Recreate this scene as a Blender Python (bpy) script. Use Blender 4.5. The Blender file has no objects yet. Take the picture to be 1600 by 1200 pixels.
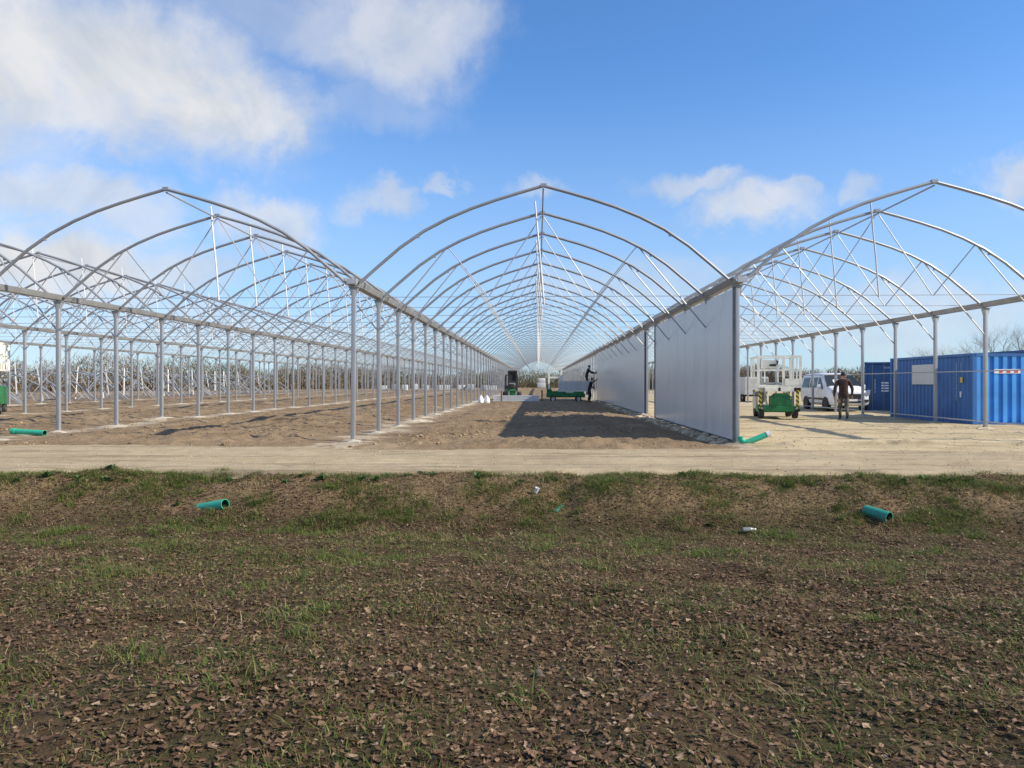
import bpy, bmesh, math, random
import numpy as np
from mathutils import Vector, Matrix, Euler

R = math.radians
rnd = random.Random(7)
rng = np.random.default_rng(7)
scene = bpy.context.scene
COL = scene.collection

# ------------------------------------------------------------------ camera
FPX = 1148.0
YAW = R(2.0)
EYE = 1.5
cam_d = bpy.data.cameras.new('camera')
cam_d.sensor_width = 36.0
cam_d.lens = 36.0 * FPX / 1600.0
cam_d.clip_start = 0.05
cam_d.clip_end = 4000.0
cam_d.shift_y = -3.0 / 1600.0
cam = bpy.data.objects.new('camera', cam_d)
COL.objects.link(cam)
cam.location = (0, 0, EYE)
cam.rotation_euler = (R(90), 0, YAW)
scene.camera = cam

# ------------------------------------------------------------------ sun, sky, exposure
SUN_EL = R(33.5)
SUN_AZ = R(105.7)                      # clockwise from +Y
sun_dir = Vector((math.sin(SUN_AZ) * math.cos(SUN_EL), math.cos(SUN_AZ) * math.cos(SUN_EL), math.sin(SUN_EL)))
sl = bpy.data.lights.new('sun', 'SUN')
sl.energy = 4.7
sl.angle = R(0.6)
sl.color = (1.0, 0.90, 0.74)
so = bpy.data.objects.new('sun', sl)
COL.objects.link(so)
so.location = (30, -20, 60)
so.rotation_euler = (-sun_dir).to_track_quat('-Z', 'Y').to_euler()

SKY_STRENGTH = 0.12
world = bpy.data.worlds.new('World')
scene.world = world
world.use_nodes = True
wt = world.node_tree
wt.nodes.clear()


class NT:
    """tiny node helper"""
    def __init__(s, tree):
        s.t = tree

    def n(s, typ, **kw):
        nd = s.t.nodes.new(typ)
        for k, v in kw.items():
            setattr(nd, k, v)
        return nd

    def link(s, a, b):
        s.t.links.new(a, b)

    def put(s, sock, v):
        if isinstance(v, bpy.types.NodeSocket):
            s.link(v, sock)
        else:
            sock.default_value = v

    def math(s, op, a, b=0.0, c=None, clamp=False):
        nd = s.n('ShaderNodeMath', operation=op, use_clamp=clamp)
        s.put(nd.inputs[0], a)
        s.put(nd.inputs[1], b)
        if c is not None:
            s.put(nd.inputs[2], c)
        return nd.outputs[0]

    def vmath(s, op, a, b=(0, 0, 0)):
        nd = s.n('ShaderNodeVectorMath', operation=op)
        s.put(nd.inputs[0], a)
        s.put(nd.inputs[1], b)
        return nd.outputs['Value'] if op in ('LENGTH', 'DOT_PRODUCT') else nd.outputs[0]

    def noise(s, vec, scale, detail=4.0, rough=0.55, dist=0.0, w=None):
        nd = s.n('ShaderNodeTexNoise')
        if vec is not None:
            s.link(vec, nd.inputs['Vector'])
        nd.inputs['Scale'].default_value = scale
        nd.inputs['Detail'].default_value = detail
        nd.inputs['Roughness'].default_value = rough
        nd.inputs['Distortion'].default_value = dist
        return nd

    def maprange(s, v, a, b, c=0.0, d=1.0, smooth=True):
        nd = s.n('ShaderNodeMapRange', interpolation_type='SMOOTHSTEP' if smooth else 'LINEAR')
        s.put(nd.inputs[0], v)
        nd.inputs[1].default_value = a
        nd.inputs[2].default_value = b
        nd.inputs[3].default_value = c
        nd.inputs[4].default_value = d
        return nd.outputs[0]

    def ramp(s, fac, stops, interp='LINEAR'):
        nd = s.n('ShaderNodeValToRGB')
        nd.color_ramp.interpolation = interp
        el = nd.color_ramp.elements
        while len(el) < len(stops):
            el.new(0.5)
        for e, (p, c) in zip(el, stops):
            e.position = p
            e.color = (*c, 1.0)
        s.put(nd.inputs[0], fac)
        return nd.outputs[0]

    def mix(s, fac, a, b, blend='MIX'):
        nd = s.n('ShaderNodeMix', data_type='RGBA', blend_type=blend)
        s.put(nd.inputs[0], fac)
        s.put(nd.inputs[6], a if isinstance(a, bpy.types.NodeSocket) else (*a, 1.0))
        s.put(nd.inputs[7], b if isinstance(b, bpy.types.NodeSocket) else (*b, 1.0))
        return nd.outputs[2]

    def bump(s, h, strength=0.5, dist=0.02):
        nd = s.n('ShaderNodeBump')
        nd.inputs['Strength'].default_value = strength
        nd.inputs['Distance'].default_value = dist
        s.link(h, nd.inputs['Height'])
        return nd.outputs[0]


def build_world():
    g = NT(wt)
    sky = g.n('ShaderNodeTexSky', sky_type='NISHITA')
    sky.sun_disc = False
    sky.sun_elevation = SUN_EL
    sky.sun_rotation = SUN_AZ
    sky.air_density = 1.0
    sky.dust_density = 0.1
    sky.ozone_density = 3.0
    tc = g.n('ShaderNodeTexCoord')
    d = g.vmath('NORMALIZE', tc.outputs['Generated'])
    sep = g.n('ShaderNodeSeparateXYZ')
    g.link(d, sep.inputs[0])
    az = g.math('ARCTAN2', sep.outputs[0], sep.outputs[1])
    el = g.math('ARCSINE', sep.outputs[2])
    comb = g.n('ShaderNodeCombineXYZ')
    g.link(az, comb.inputs[0])
    g.link(el, comb.inputs[1])
    ae = comb.outputs[0]
    # the layer the clouds lie in, stretched towards the horizon
    n1 = g.noise(ae, 5.0, 7.0, 0.6, 0.3)
    n2 = g.noise(ae, 16.0, 6.0, 0.6, 0.2)
    w1 = g.vmath('MULTIPLY', g.vmath('SUBTRACT', n1.outputs['Color'], (0.5, 0.5, 0.5)), (0.22, 0.13, 0.0))
    w2 = g.vmath('MULTIPLY', g.vmath('SUBTRACT', n2.outputs['Color'], (0.5, 0.5, 0.5)), (0.10, 0.07, 0.0))
    p = g.vmath('ADD', g.vmath('ADD', ae, w1), w2)

    def ang(u, v):
        a = math.atan((u - 800) / FPX) - YAW
        e = math.atan((597 - v) / math.hypot(FPX, u - 800))
        return a, e
    # (u, v, half width, half height, strength): where cumulus stands in the sky
    blobs = [(30, 70, 200, 105, 1.0), (190, 95, 180, 105, 1.0), (330, 165, 150, 85, 1.0), (410, 195, 70, 55, 0.9),
             (110, 160, 170, 65, 0.9), (-120, 130, 200, 100, 0.9),
             (620, 50, 140, 95, 0.75), (690, 55, 80, 70, 0.65), (520, 40, 110, 60, 0.55), (410, 20, 120, 50, 0.42),
             (560, 170, 130, 40, 0.28), (100, 305, 95, 42, 0.75), (200, 330, 80, 34, 0.6), (430, 345, 85, 42, 0.75),
             (80, 402, 150, 50, 1.0), (250, 420, 120, 45, 0.7), (600, 318, 58, 30, 0.62), (690, 290, 30, 16, 0.5),
             (1062, 288, 75, 20, 0.62), (1155, 328, 95, 34, 0.78), (1228, 300, 34, 15, 0.55), (1322, 302, 32, 18, 0.5),
             (1600, 292, 45, 28, 0.7), (850, 290, 45, 22, 0.5), (1000, 440, 200, 30, 0.35), (1420, 470, 220, 45, 0.5),
             (300, 520, 300, 40, 0.4), (1250, 520, 260, 35, 0.45)]
    acc = None
    for (u, v, su, sv, st) in blobs:
        a, e = ang(u, v)
        q = g.vmath('MULTIPLY', g.vmath('SUBTRACT', p, (a, e, 0)), (FPX / su, FPX / sv, 0))
        m = g.maprange(g.vmath('LENGTH', q), 1.4, 0.35, 0.0, st)
        acc = m if acc is None else g.math('MAXIMUM', acc, m)
    # scattered cumulus goes on all round, thickened out of view to whiten shade
    n3 = g.noise(ae, 2.6, 7.0, 0.6, 0.4)
    gen = g.maprange(n3.outputs[0], 0.45, 0.64, 0.0, 0.9)
    side = g.maprange(g.math('ABSOLUTE', az), 0.72, 0.95)
    up = g.maprange(el, 0.62, 0.8)
    gen = g.math('MULTIPLY', gen, g.math('MAXIMUM', side, up))
    dens = g.math('MAXIMUM', acc, gen)
    dens = g.math('MULTIPLY', dens, g.maprange(n2.outputs[0], 0.18, 0.52, 0.7, 1.0))
    dens = g.math('MULTIPLY', dens, g.maprange(el, -0.01, 0.03), clamp=True)
    sh = g.noise(ae, 7.0, 5.0, 0.6, 0.6)
    ccol = g.ramp(sh.outputs[0], [(0.30, (3.3, 3.7, 4.3)), (0.60, (4.9, 4.95, 5.1))])
    skyc = g.mix(1.0, sky.outputs[0], (0.66, 0.98, 1.28), 'MULTIPLY')
    # thin veil low over the horizon
    veil = g.maprange(el, 0.42, 0.0, 0.0, 0.62)
    skyc = g.mix(veil, skyc, (3.0, 3.7, 4.8))
    colr = g.mix(dens, skyc, ccol)
    bg = g.n('ShaderNodeBackground')
    bg.inputs[1].default_value = SKY_STRENGTH
    g.link(colr, bg.inputs[0])
    out = g.n('ShaderNodeOutputWorld')
    g.link(bg.outputs[0], out.inputs[0])


build_world()
vs = scene.view_settings
vs.view_transform = 'Standard'
vs.look = 'None'
vs.exposure = 0.45
vs.gamma = 1.0
vs.use_curve_mapping = False

# ------------------------------------------------------------------ materials
MATS = {}


def mat(name, color=(0.5, 0.5, 0.5), rough=0.6, metal=0.0, var=0.12, vscale=6.0, bump=0.0, bscale=40.0, coords='Object', spec=0.5):
    """a Principled material with a little uneven colour and fine relief"""
    if name in MATS:
        return MATS[name]
    m = bpy.data.materials.new(name)
    m.use_nodes = True
    t = m.node_tree
    t.nodes.clear()
    g = NT(t)
    out = g.n('ShaderNodeOutputMaterial')
    b = g.n('ShaderNodeBsdfPrincipled')
    g.link(b.outputs[0], out.inputs[0])
    tc = g.n('ShaderNodeTexCoord')
    v = tc.outputs[coords]
    nz = g.noise(v, vscale, 5.0, 0.6)
    lo = tuple(max(0, c * (1 - var * 1.6)) for c in color)
    hi = tuple(min(1, c * (1 + var * 1.4)) for c in color)
    g.link(g.ramp(nz.outputs[0], [(0.3, lo), (0.7, hi)]), b.inputs['Base Color'])
    b.inputs['Roughness'].default_value = rough
    b.inputs['Metallic'].default_value = metal
    b.inputs['Specular IOR Level'].default_value = spec
    rr = g.maprange(nz.outputs[0], 0.3, 0.7, max(0.05, rough - 0.1), min(1, rough + 0.1), smooth=False)
    g.link(rr, b.inputs['Roughness'])
    if bump:
        nb = g.noise(v, bscale, 4.0, 0.6)
        g.link(g.bump(nb.outputs[0], bump, 0.01), b.inputs['Normal'])
    MATS[name] = m
    return m


mat('steel', (0.33, 0.345, 0.365), 0.5, 0.35, 0.05, 1.2)
mat('steel_bright', (0.42, 0.43, 0.45), 0.5, 0.25, 0.05, 1.5)
mat('rack_white', (0.50, 0.51, 0.52), 0.5, 0.1, 0.06, 2.0)
mat('gutter_metal', (0.30, 0.31, 0.32), 0.5, 0.15, 0.12, 2.0)
mat('dark_profile', (0.07, 0.08, 0.095), 0.5, 0.2, 0.2, 4.0)
mat('concrete', (0.47, 0.42, 0.34), 0.95, 0, 0.18, 8.0, 0.5, 60)
mat('pipe_dark', (0.01, 0.06, 0.045), 0.8)
mat('white_plastic', (0.78, 0.79, 0.78), 0.4)
mat('machine_green', (0.012, 0.17, 0.045), 0.45, 0, 0.25, 5.0)
mat('machine_cream', (0.80, 0.79, 0.70), 0.45, 0, 0.08, 6.0)
mat('rubber', (0.035, 0.034, 0.033), 0.85, 0, 0.2, 20)
mat('rim_grey', (0.55, 0.54, 0.50), 0.5, 0.2, 0.15, 20)
mat('black_part', (0.02, 0.02, 0.022), 0.55)
mat('grey_part', (0.25, 0.26, 0.27), 0.55, 0.2)
mat('van_paint', (0.80, 0.81, 0.82), 0.25, 0, 0.03, 3.0)
mat('van_glass', (0.02, 0.027, 0.033), 0.06, 0, 0.1)
mat('lamp_glass', (0.30, 0.32, 0.34), 0.12)
mat('tail_red', (0.30, 0.01, 0.01), 0.3)
mat('yellow', (0.75, 0.50, 0.03), 0.5)
mat('board_white', (0.66, 0.66, 0.63), 0.7, 0, 0.04)
mat('sign_white', (0.80, 0.79, 0.78), 0.5)
mat('sign_red', (0.62, 0.04, 0.06), 0.5)
mat('ink_white', (0.70, 0.74, 0.78), 0.6)
mat('skin', (0.42, 0.24, 0.16), 0.6)
mat('hair_dark', (0.015, 0.012, 0.01), 0.8)
mat('jacket_brown', (0.045, 0.024, 0.02), 0.9, 0, 0.3, 9, 0.4, 25)
mat('trousers_grey', (0.11, 0.10, 0.08), 0.95, 0, 0.3, 9, 0.3, 25)
mat('clothes_dark', (0.018, 0.02, 0.028), 0.9, 0, 0.3, 9, 0.3, 25)
mat('boots', (0.05, 0.045, 0.05), 0.8)
mat('wood_stake', (0.16, 0.07, 0.035), 0.9, 0, 0.3, 12)
mat('timber', (0.28, 0.22, 0.15), 0.9, 0, 0.3, 12)
mat('bag_white', (0.82, 0.82, 0.83), 0.7, 0, 0.05, 6, 0.4, 12)
mat('gutter_new', (0.66, 0.69, 0.71), 0.5, 0.25, 0.06)
mat('bottle', (0.20, 0.21, 0.20), 0.2, 0, 0.08, 20)
mat('stone_pale', (0.52, 0.43, 0.30), 0.95, 0, 0.25, 9, 0.6, 30)
mat('stone_grey', (0.15, 0.125, 0.095), 0.9, 0, 0.2, 14, 0.5, 30)
mat('bark', (0.13, 0.105, 0.08), 0.95, 0, 0.3, 6, 0.5, 20)
mat('twigs', (0.21, 0.165, 0.14), 0.95, 0, 0.25, 2)
mat('box_grey', (0.60, 0.60, 0.58), 0.6, 0, 0.07)
mat('wrap_white', (0.52, 0.53, 0.53), 0.5, 0, 0.08, 3)
mat('roof_dark', (0.10, 0.10, 0.10), 0.8)


def principled(name):
    m = bpy.data.materials.new(name)
    m.use_nodes = True
    m.node_tree.nodes.clear()
    g = NT(m.node_tree)
    out = g.n('ShaderNodeOutputMaterial')
    b = g.n('ShaderNodeBsdfPrincipled')
    g.link(b.outputs[0], out.inputs[0])
    tc = g.n('ShaderNodeTexCoord')
    MATS[name] = m
    return m, g, b, out, tc


# container paint with fading and rust
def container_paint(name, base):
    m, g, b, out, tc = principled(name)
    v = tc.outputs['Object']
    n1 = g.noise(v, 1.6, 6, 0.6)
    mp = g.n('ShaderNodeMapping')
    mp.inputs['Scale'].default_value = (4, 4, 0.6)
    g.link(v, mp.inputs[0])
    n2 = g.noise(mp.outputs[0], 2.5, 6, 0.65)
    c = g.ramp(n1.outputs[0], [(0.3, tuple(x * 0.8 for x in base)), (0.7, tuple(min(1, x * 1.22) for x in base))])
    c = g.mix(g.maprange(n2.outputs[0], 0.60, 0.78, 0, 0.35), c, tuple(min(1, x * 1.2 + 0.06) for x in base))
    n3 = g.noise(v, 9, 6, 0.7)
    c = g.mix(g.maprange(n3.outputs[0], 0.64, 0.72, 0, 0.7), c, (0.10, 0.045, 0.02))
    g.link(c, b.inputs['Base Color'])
    b.inputs['Roughness'].default_value = 0.5
    return m


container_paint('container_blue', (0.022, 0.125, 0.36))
container_paint('container_sunlit', (0.06, 0.29, 0.70))  # sunlight on the near end wall, put into a lighter blue
container_paint('container_navy', (0.018, 0.08, 0.22))


def muddy(name, base, amount):
    m, g, b, out, tc = principled(name)
    v = tc.outputs['Object']
    n1 = g.noise(v, 7.0, 6, 0.65, 0.4)
    n2 = g.noise(v, 34.0, 5, 0.7)
    c = g.ramp(n2.outputs[0], [(0.3, tuple(x * 0.8 for x in base)), (0.7, tuple(min(1, x * 1.15) for x in base))])
    c = g.mix(g.maprange(n1.outputs[0], 0.5, 0.68, 0, amount), c, (0.16, 0.12, 0.075))
    c = g.mix(g.maprange(n2.outputs[0], 0.66, 0.74, 0, amount * 0.7), c, (0.20, 0.16, 0.10))
    g.link(c, b.inputs['Base Color'])
    g.link(g.maprange(n1.outputs[0], 0.4, 0.65, 0.35, 0.85), b.inputs['Roughness'])


muddy('pipe_green', (0.03, 0.43, 0.26), 0.35)
muddy('pipe_dull', (0.02, 0.24, 0.17), 0.6)


def hazard():
    m, g, b, out, tc = principled('hazard')
    s = g.n('ShaderNodeSeparateXYZ')
    g.link(tc.outputs['Object'], s.inputs[0])
    q = g.math('ADD', g.math('MULTIPLY', s.outputs[0], 5.5), g.math('MULTIPLY', s.outputs[2], 5.5))
    f = g.math('GREATER_THAN', g.math('FRACT', q), 0.5)
    g.link(g.mix(f, (0.72, 0.52, 0.03), (0.03, 0.05, 0.03)), b.inputs['Base Color'])
    b.inputs['Roughness'].default_value = 0.5


hazard()


def polycarb():
    m, g, b, out, tc = principled('polycarbonate')
    v = tc.outputs['Object']
    mp = g.n('ShaderNodeMapping')
    mp.inputs['Scale'].default_value = (1, 0.3, 0.3)
    g.link(v, mp.inputs[0])
    n1 = g.noise(mp.outputs[0], 1.5, 4, 0.6)
    c = g.ramp(n1.outputs[0], [(0.3, (0.625, 0.63, 0.64)), (0.7, (0.66, 0.665, 0.675))])
    g.link(c, b.inputs['Base Color'])
    b.inputs['Roughness'].default_value = 0.22
    b.inputs['Specular IOR Level'].default_value = 0.7
    tr = g.n('ShaderNodeBsdfTranslucent')
    tr.inputs[0].default_value = (0.74, 0.76, 0.78, 1)
    mx = g.n('ShaderNodeMixShader')
    mx.inputs[0].default_value = 0.16
    g.link(b.outputs[0], mx.inputs[1])
    g.link(tr.outputs[0], mx.inputs[2])
    g.link(mx.outputs[0], out.inputs[0])


polycarb()


def island_mat(name, stops, rough=0.9, trans=0.0, noise_mix=None):
    """one colour for each loose piece (leaf, blade, twig)"""
    m, g, b, out, tc = principled(name)
    gm = g.n('ShaderNodeNewGeometry')
    c = g.ramp(gm.outputs['Random Per Island'], stops)
    if noise_mix:
        sc_, lo, hi, col = noise_mix
        nz = g.noise(tc.outputs['Object'], sc_, 4, 0.6)
        c = g.mix(g.maprange(nz.outputs[0], lo, hi, 0, 0.75), c, col)
    g.link(c, b.inputs['Base Color'])
    b.inputs['Roughness'].default_value = rough
    b.inputs['Specular IOR Level'].default_value = 0.25
    if trans:
        tr = g.n('ShaderNodeBsdfTranslucent')
        g.link(c, tr.inputs[0])
        mx = g.n('ShaderNodeMixShader')
        mx.inputs[0].default_value = trans
        g.link(b.outputs[0], mx.inputs[1])
        g.link(tr.outputs[0], mx.inputs[2])
        g.link(mx.outputs[0], out.inputs[0])
    return m


island_mat('leaf_litter', [(0.0, (0.055, 0.032, 0.019)), (0.3, (0.115, 0.066, 0.038)), (0.6, (0.17, 0.102, 0.06)),
                           (0.88, (0.25, 0.16, 0.098)), (1.0, (0.42, 0.31, 0.21))], 0.8, 0.15, (60.0, 0.5, 0.7, (0.055, 0.034, 0.024)))
island_mat('thatch', [(0.0, (0.075, 0.05, 0.024)), (0.3, (0.15, 0.10, 0.046)), (0.55, (0.15, 0.128, 0.042)), (0.8, (0.10, 0.13, 0.032)), (1.0, (0.33, 0.24, 0.13))], 0.8, 0.2)
island_mat('grass_green', [(0.0, (0.05, 0.085, 0.016)), (0.4, (0.085, 0.145, 0.024)), (0.75, (0.145, 0.18, 0.04)), (1.0, (0.28, 0.23, 0.10))], 0.6, 0.3)
island_mat('grass_dry', [(0.0, (0.20, 0.14, 0.065)), (0.5, (0.34, 0.25, 0.13)), (1.0, (0.52, 0.41, 0.25))], 0.8, 0.2)
island_mat('weed_leaf', [(0.0, (0.03, 0.065, 0.018)), (0.6, (0.045, 0.10, 0.027)), (1.0, (0.09, 0.15, 0.045))], 0.5, 0.25)
island_mat('scrub', [(0.0, (0.12, 0.085, 0.065)), (0.35, (0.185, 0.13, 0.095)), (0.65, (0.22, 0.165, 0.105)), (0.85, (0.16, 0.15, 0.08)), (1.0, (0.28, 0.21, 0.155))], 0.9, 0.0,
           (0.05, 0.5, 0.62, (0.12, 0.125, 0.06)))
island_mat('clod', [(0.0, (0.17, 0.11, 0.058)), (0.6, (0.28, 0.19, 0.105)), (1.0, (0.42, 0.32, 0.2))], 0.95)
island_mat('pebble', [(0.0, (0.26, 0.21, 0.14)), (0.6, (0.38, 0.31, 0.21)), (1.0, (0.52, 0.45, 0.33))], 0.9)


def ground_mat():
    m, g, b, out, tc = principled('ground_turf')
    v = tc.outputs['Object']
    n1 = g.noise(v, 0.9, 6, 0.6)
    n2 = g.noise(v, 9.0, 8, 0.7, 0.4)
    n3 = g.noise(v, 45.0, 6, 0.7)
    c = g.ramp(n2.outputs[0], [(0.25, (0.05, 0.033, 0.018)), (0.5, (0.095, 0.063, 0.034)), (0.75, (0.16, 0.108, 0.06))])
    gr = g.ramp(n3.outputs[0], [(0.3, (0.035, 0.038, 0.013)), (0.7, (0.095, 0.09, 0.034))])
    c = g.mix(g.maprange(n1.outputs[0], 0.46, 0.62, 0.0, 0.7), c, gr)
    g.link(c, b.inputs['Base Color'])
    b.inputs['Roughness'].default_value = 0.95
    b.inputs['Specular IOR Level'].default_value = 0.2
    h = g.math('ADD', n3.outputs[0], g.math('MULTIPLY', n2.outputs[0], 1.5))
    g.link(g.bump(h, 1.0, 0.03), b.inputs['Normal'])
    # far fields turn to paler pasture
    s = g.n('ShaderNodeSeparateXYZ')
    g.link(v, s.inputs[0])
    far = g.maprange(s.outputs[1], 16.0, 17.0)
    nf = g.noise(v, 0.12, 5, 0.6)
    fc = g.ramp(nf.outputs[0], [(0.3, (0.22, 0.17, 0.11)), (0.55, (0.26, 0.21, 0.13)), (0.75, (0.13, 0.14, 0.06))])
    # the bank is mixed paler than the turf
    bk = g.math('MULTIPLY', g.maprange(s.outputs[1], 10.3, 11.2), g.maprange(n2.outputs[0], 0.35, 0.6, 0.35, 0.95))
    c = g.mix(bk, c, (0.26, 0.18, 0.10))
    g.link(g.mix(far, c, fc), b.inputs['Base Color'])


ground_mat()


def dirt(name, cols, streak=None, sc=(0.5, 5.0, 40.0), bstr=0.8, bd=0.02, pale=None, lines=False):
    m, g, b, out, tc = principled(name)
    v = tc.outputs['Object']
    n1 = g.noise(v, sc[0], 6, 0.62, 0.3)
    n2 = g.noise(v, sc[1], 8, 0.68, 0.2)
    n3 = g.noise(v, sc[2], 5, 0.7)
    mixv = g.math('ADD', g.math('MULTIPLY', n1.outputs[0], 0.5), g.math('MULTIPLY', n2.outputs[0], 0.5))
    c = g.ramp(mixv, [(0.36, cols[0]), (0.5, cols[1]), (0.64, cols[2])])
    c = g.mix(0.45, c, g.ramp(n3.outputs[0], [(0.3, tuple(x * 0.55 for x in cols[1])), (0.7, tuple(min(1, x * 1.4) for x in cols[1]))]))
    if streak:
        mp = g.n('ShaderNodeMapping')
        mp.inputs['Scale'].default_value = streak
        g.link(v, mp.inputs[0])
        ns = g.noise(mp.outputs[0], 1.0, 6, 0.6, 0.4)
        c = g.mix(g.maprange(ns.outputs[0], 0.52, 0.64, 0, 0.65), c, tuple(x * 0.62 for x in cols[0]))
        c = g.mix(g.maprange(ns.outputs[0], 0.45, 0.34, 0, 0.45), c, tuple(min(1, x * 1.15) for x in cols[2]))
    if lines:
        sx_ = g.n('ShaderNodeSeparateXYZ')
        g.link(v, sx_.inputs[0])
        k_ = g.math('ABSOLUTE', g.math('SUBTRACT', g.math('FRACT', g.math('ADD', g.math('DIVIDE', g.math('SUBTRACT', sx_.outputs[0], 0.14), 9.6), 50.0)), 0.5))
        np_ = g.noise(v, 0.9, 6, 0.7, 1.0)
        q_ = g.math('SUBTRACT', np_.outputs[0], g.math('MULTIPLY', k_, 1.9))
        c = g.mix(g.maprange(q_, 0.36, 0.52, 0, 0.75), c, (0.54, 0.46, 0.34))
    if pale:
        npl = g.noise(v, 0.23, 6, 0.65, 0.8)
        c = g.mix(g.maprange(npl.outputs[0], 0.57, 0.70, 0, 0.7), c, pale)
    g.link(c, b.inputs['Base Color'])
    b.inputs['Roughness'].default_value = 0.95
    b.inputs['Specular IOR Level'].default_value = 0.15
    h = g.math('ADD', g.math('MULTIPLY', n3.outputs[0], 0.6), n2.outputs[0])
    g.link(g.bump(h, bstr, bd), b.inputs['Normal'])


dirt('track_dirt', [(0.28, 0.215, 0.138), (0.38, 0.305, 0.198), (0.47, 0.385, 0.26)], streak=(0.16, 2.6, 1.0), sc=(0.4, 4.0, 30.0), bstr=0.6)
dirt('soil', [(0.145, 0.098, 0.057), (0.245, 0.175, 0.107), (0.38, 0.287, 0.188)], sc=(0.35, 3.5, 22.0), bstr=1.0, bd=0.05, pale=(0.44, 0.34, 0.215), lines=True)
dirt('gravel', [(0.35, 0.275, 0.165), (0.46, 0.375, 0.235), (0.56, 0.47, 0.32)], streak=(0.10, 0.9, 1.0), sc=(0.3, 6.0, 55.0), bstr=0.7, bd=0.02, pale=(0.56, 0.43, 0.23))


# ------------------------------------------------------------------ mesh helpers
class MB:
    def __init__(s):
        s.v, s.f = [], []

    def add(s, vs_, fs_):
        o = len(s.v)
        s.v.extend(vs_)
        s.f.extend([tuple(i + o for i in f) for f in fs_])
        return s

    def box(s, c, d, rot=None, bev=0.0):
        hx, hy, hz = d[0] / 2, d[1] / 2, d[2] / 2
        if bev <= 0:
            p = [(-hx, -hy, -hz), (hx, -hy, -hz), (hx, hy, -hz), (-hx, hy, -hz), (-hx, -hy, hz), (hx, -hy, hz), (hx, hy, hz), (-hx, hy, hz)]
            f = [(0, 3, 2, 1), (4, 5, 6, 7), (0, 1, 5, 4), (1, 2, 6, 5), (2, 3, 7, 6), (3, 0, 4, 7)]
        else:
            bm = bmesh.new()
            bmesh.ops.create_cube(bm, size=1.0)
            for q in bm.verts:
                q.co = Vector((q.co.x * d[0], q.co.y * d[1], q.co.z * d[2]))
            bmesh.ops.bevel(bm, geom=bm.edges[:], offset=bev, segments=2, affect='EDGES', profile=0.6)
            bm.verts.index_update()
            p = [tuple(q.co) for q in bm.verts]
            f = [tuple(q.index for q in fc.verts) for fc in bm.faces]
            bm.free()
        M = Matrix.Translation(c)
        if rot:
            M = M @ Euler(rot).to_matrix().to_4x4()
        return s.add([tuple(M @ Vector(q)) for q in p], f)

    def tube(s, pts, r, n=6, caps=True):
        pts = [Vector(p) for p in pts]
        rs = r if isinstance(r, (list, tuple)) else [r] * len(pts)
        ref = None
        rings = []
        for i, p in enumerate(pts):
            a = pts[max(0, i - 1)]
            b = pts[min(len(pts) - 1, i + 1)]
            t = (b - a).normalized()
            if ref is None:
                ref = Vector((0, 0, 1)) if abs(t.z) < 0.9 else Vector((0, 1, 0))
            x = t.cross(ref)
            if x.length < 1e-5:
                x = t.cross(Vector((1, 0, 0)))
            x.normalize()
            y = x.cross(t).normalized()
            ref = y
            rings.append([tuple(p + rs[i] * (math.cos(2 * math.pi * k / n) * x + math.sin(2 * math.pi * k / n) * y)) for k in range(n)])
        vv = [q for ring in rings for q in ring]
        ff = []
        for i in range(len(rings) - 1):
            for k in range(n):
                k2 = (k + 1) % n
                ff.append((i * n + k, i * n + k2, (i + 1) * n + k2, (i + 1) * n + k))
        if caps:
            ff.append(tuple(range(n - 1, -1, -1)))
            ff.append(tuple((len(rings) - 1) * n + k for k in range(n)))
        return s.add(vv, ff)

    def lathe(s, prof, n=20, axis='Z', c=(0, 0, 0)):
        """prof: (radius, along)"""
        vv, ff = [], []
        for (r, h) in prof:
            for k in range(n):
                a = 2 * math.pi * k / n
                q = (r * math.cos(a), r * math.sin(a), h)
                if axis == 'X':
                    q = (h, r * math.cos(a), r * math.sin(a))
                elif axis == 'Y':
                    q = (r * math.sin(a), h, r * math.cos(a))
                vv.append((q[0] + c[0], q[1] + c[1], q[2] + c[2]))
        m = len(prof)
        for i in range(m - 1):
            for k in range(n):
                k2 = (k + 1) % n
                ff.append((i * n + k, i * n + k2, (i + 1) * n + k2, (i + 1) * n + k))
        return s.add(vv, ff)

    def prism(s, poly, axis, a, b):
        """closed 2D polygon swept along an axis from a to b"""
        def P(q, h):
            return {'X': (h, q[0], q[1]), 'Y': (q[0], h, q[1]), 'Z': (q[0], q[1], h)}[axis]
        n = len(poly)
        vv = [P(q, a) for q in poly] + [P(q, b) for q in poly]
        ff = [tuple(range(n)), tuple(range(2 * n - 1, n - 1, -1))]
        for k in range(n):
            k2 = (k + 1) % n
            ff.append((k, n + k, n + k2, k2))
        return s.add(vv, ff)

    def mesh(s, name, m=None, smooth=40):
        me = bpy.data.meshes.new(name)
        me.from_pydata(s.v, [], s.f)
        bm = bmesh.new()
        bm.from_mesh(me)
        bmesh.ops.recalc_face_normals(bm, faces=bm.faces[:])
        bm.to_mesh(me)
        bm.free()
        if smooth:
            me.polygons.foreach_set('use_smooth', [True] * len(me.polygons))
            me.set_sharp_from_angle(angle=R(smooth))
        if m:
            me.materials.append(MATS[m])
        return me

    def build(s, name, m, parent=None, loc=(0, 0, 0), rz=0.0, smooth=40):
        return place(name, s.mesh(name, m, smooth), parent, loc, rz)


def place(name, me, parent=None, loc=(0, 0, 0), rz=0.0):
    o = bpy.data.objects.new(name, me)
    COL.objects.link(o)
    o.parent = parent
    o.location = loc
    o.rotation_euler = (0, 0, rz)
    return o


def empty(name, loc=(0, 0, 0), rz=0.0, parent=None):
    o = bpy.data.objects.new(name, None)
    COL.objects.link(o)
    o.empty_display_size = 0.3
    o.location = loc
    o.rotation_euler = (0, 0, rz)
    o.parent = parent
    return o


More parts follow.
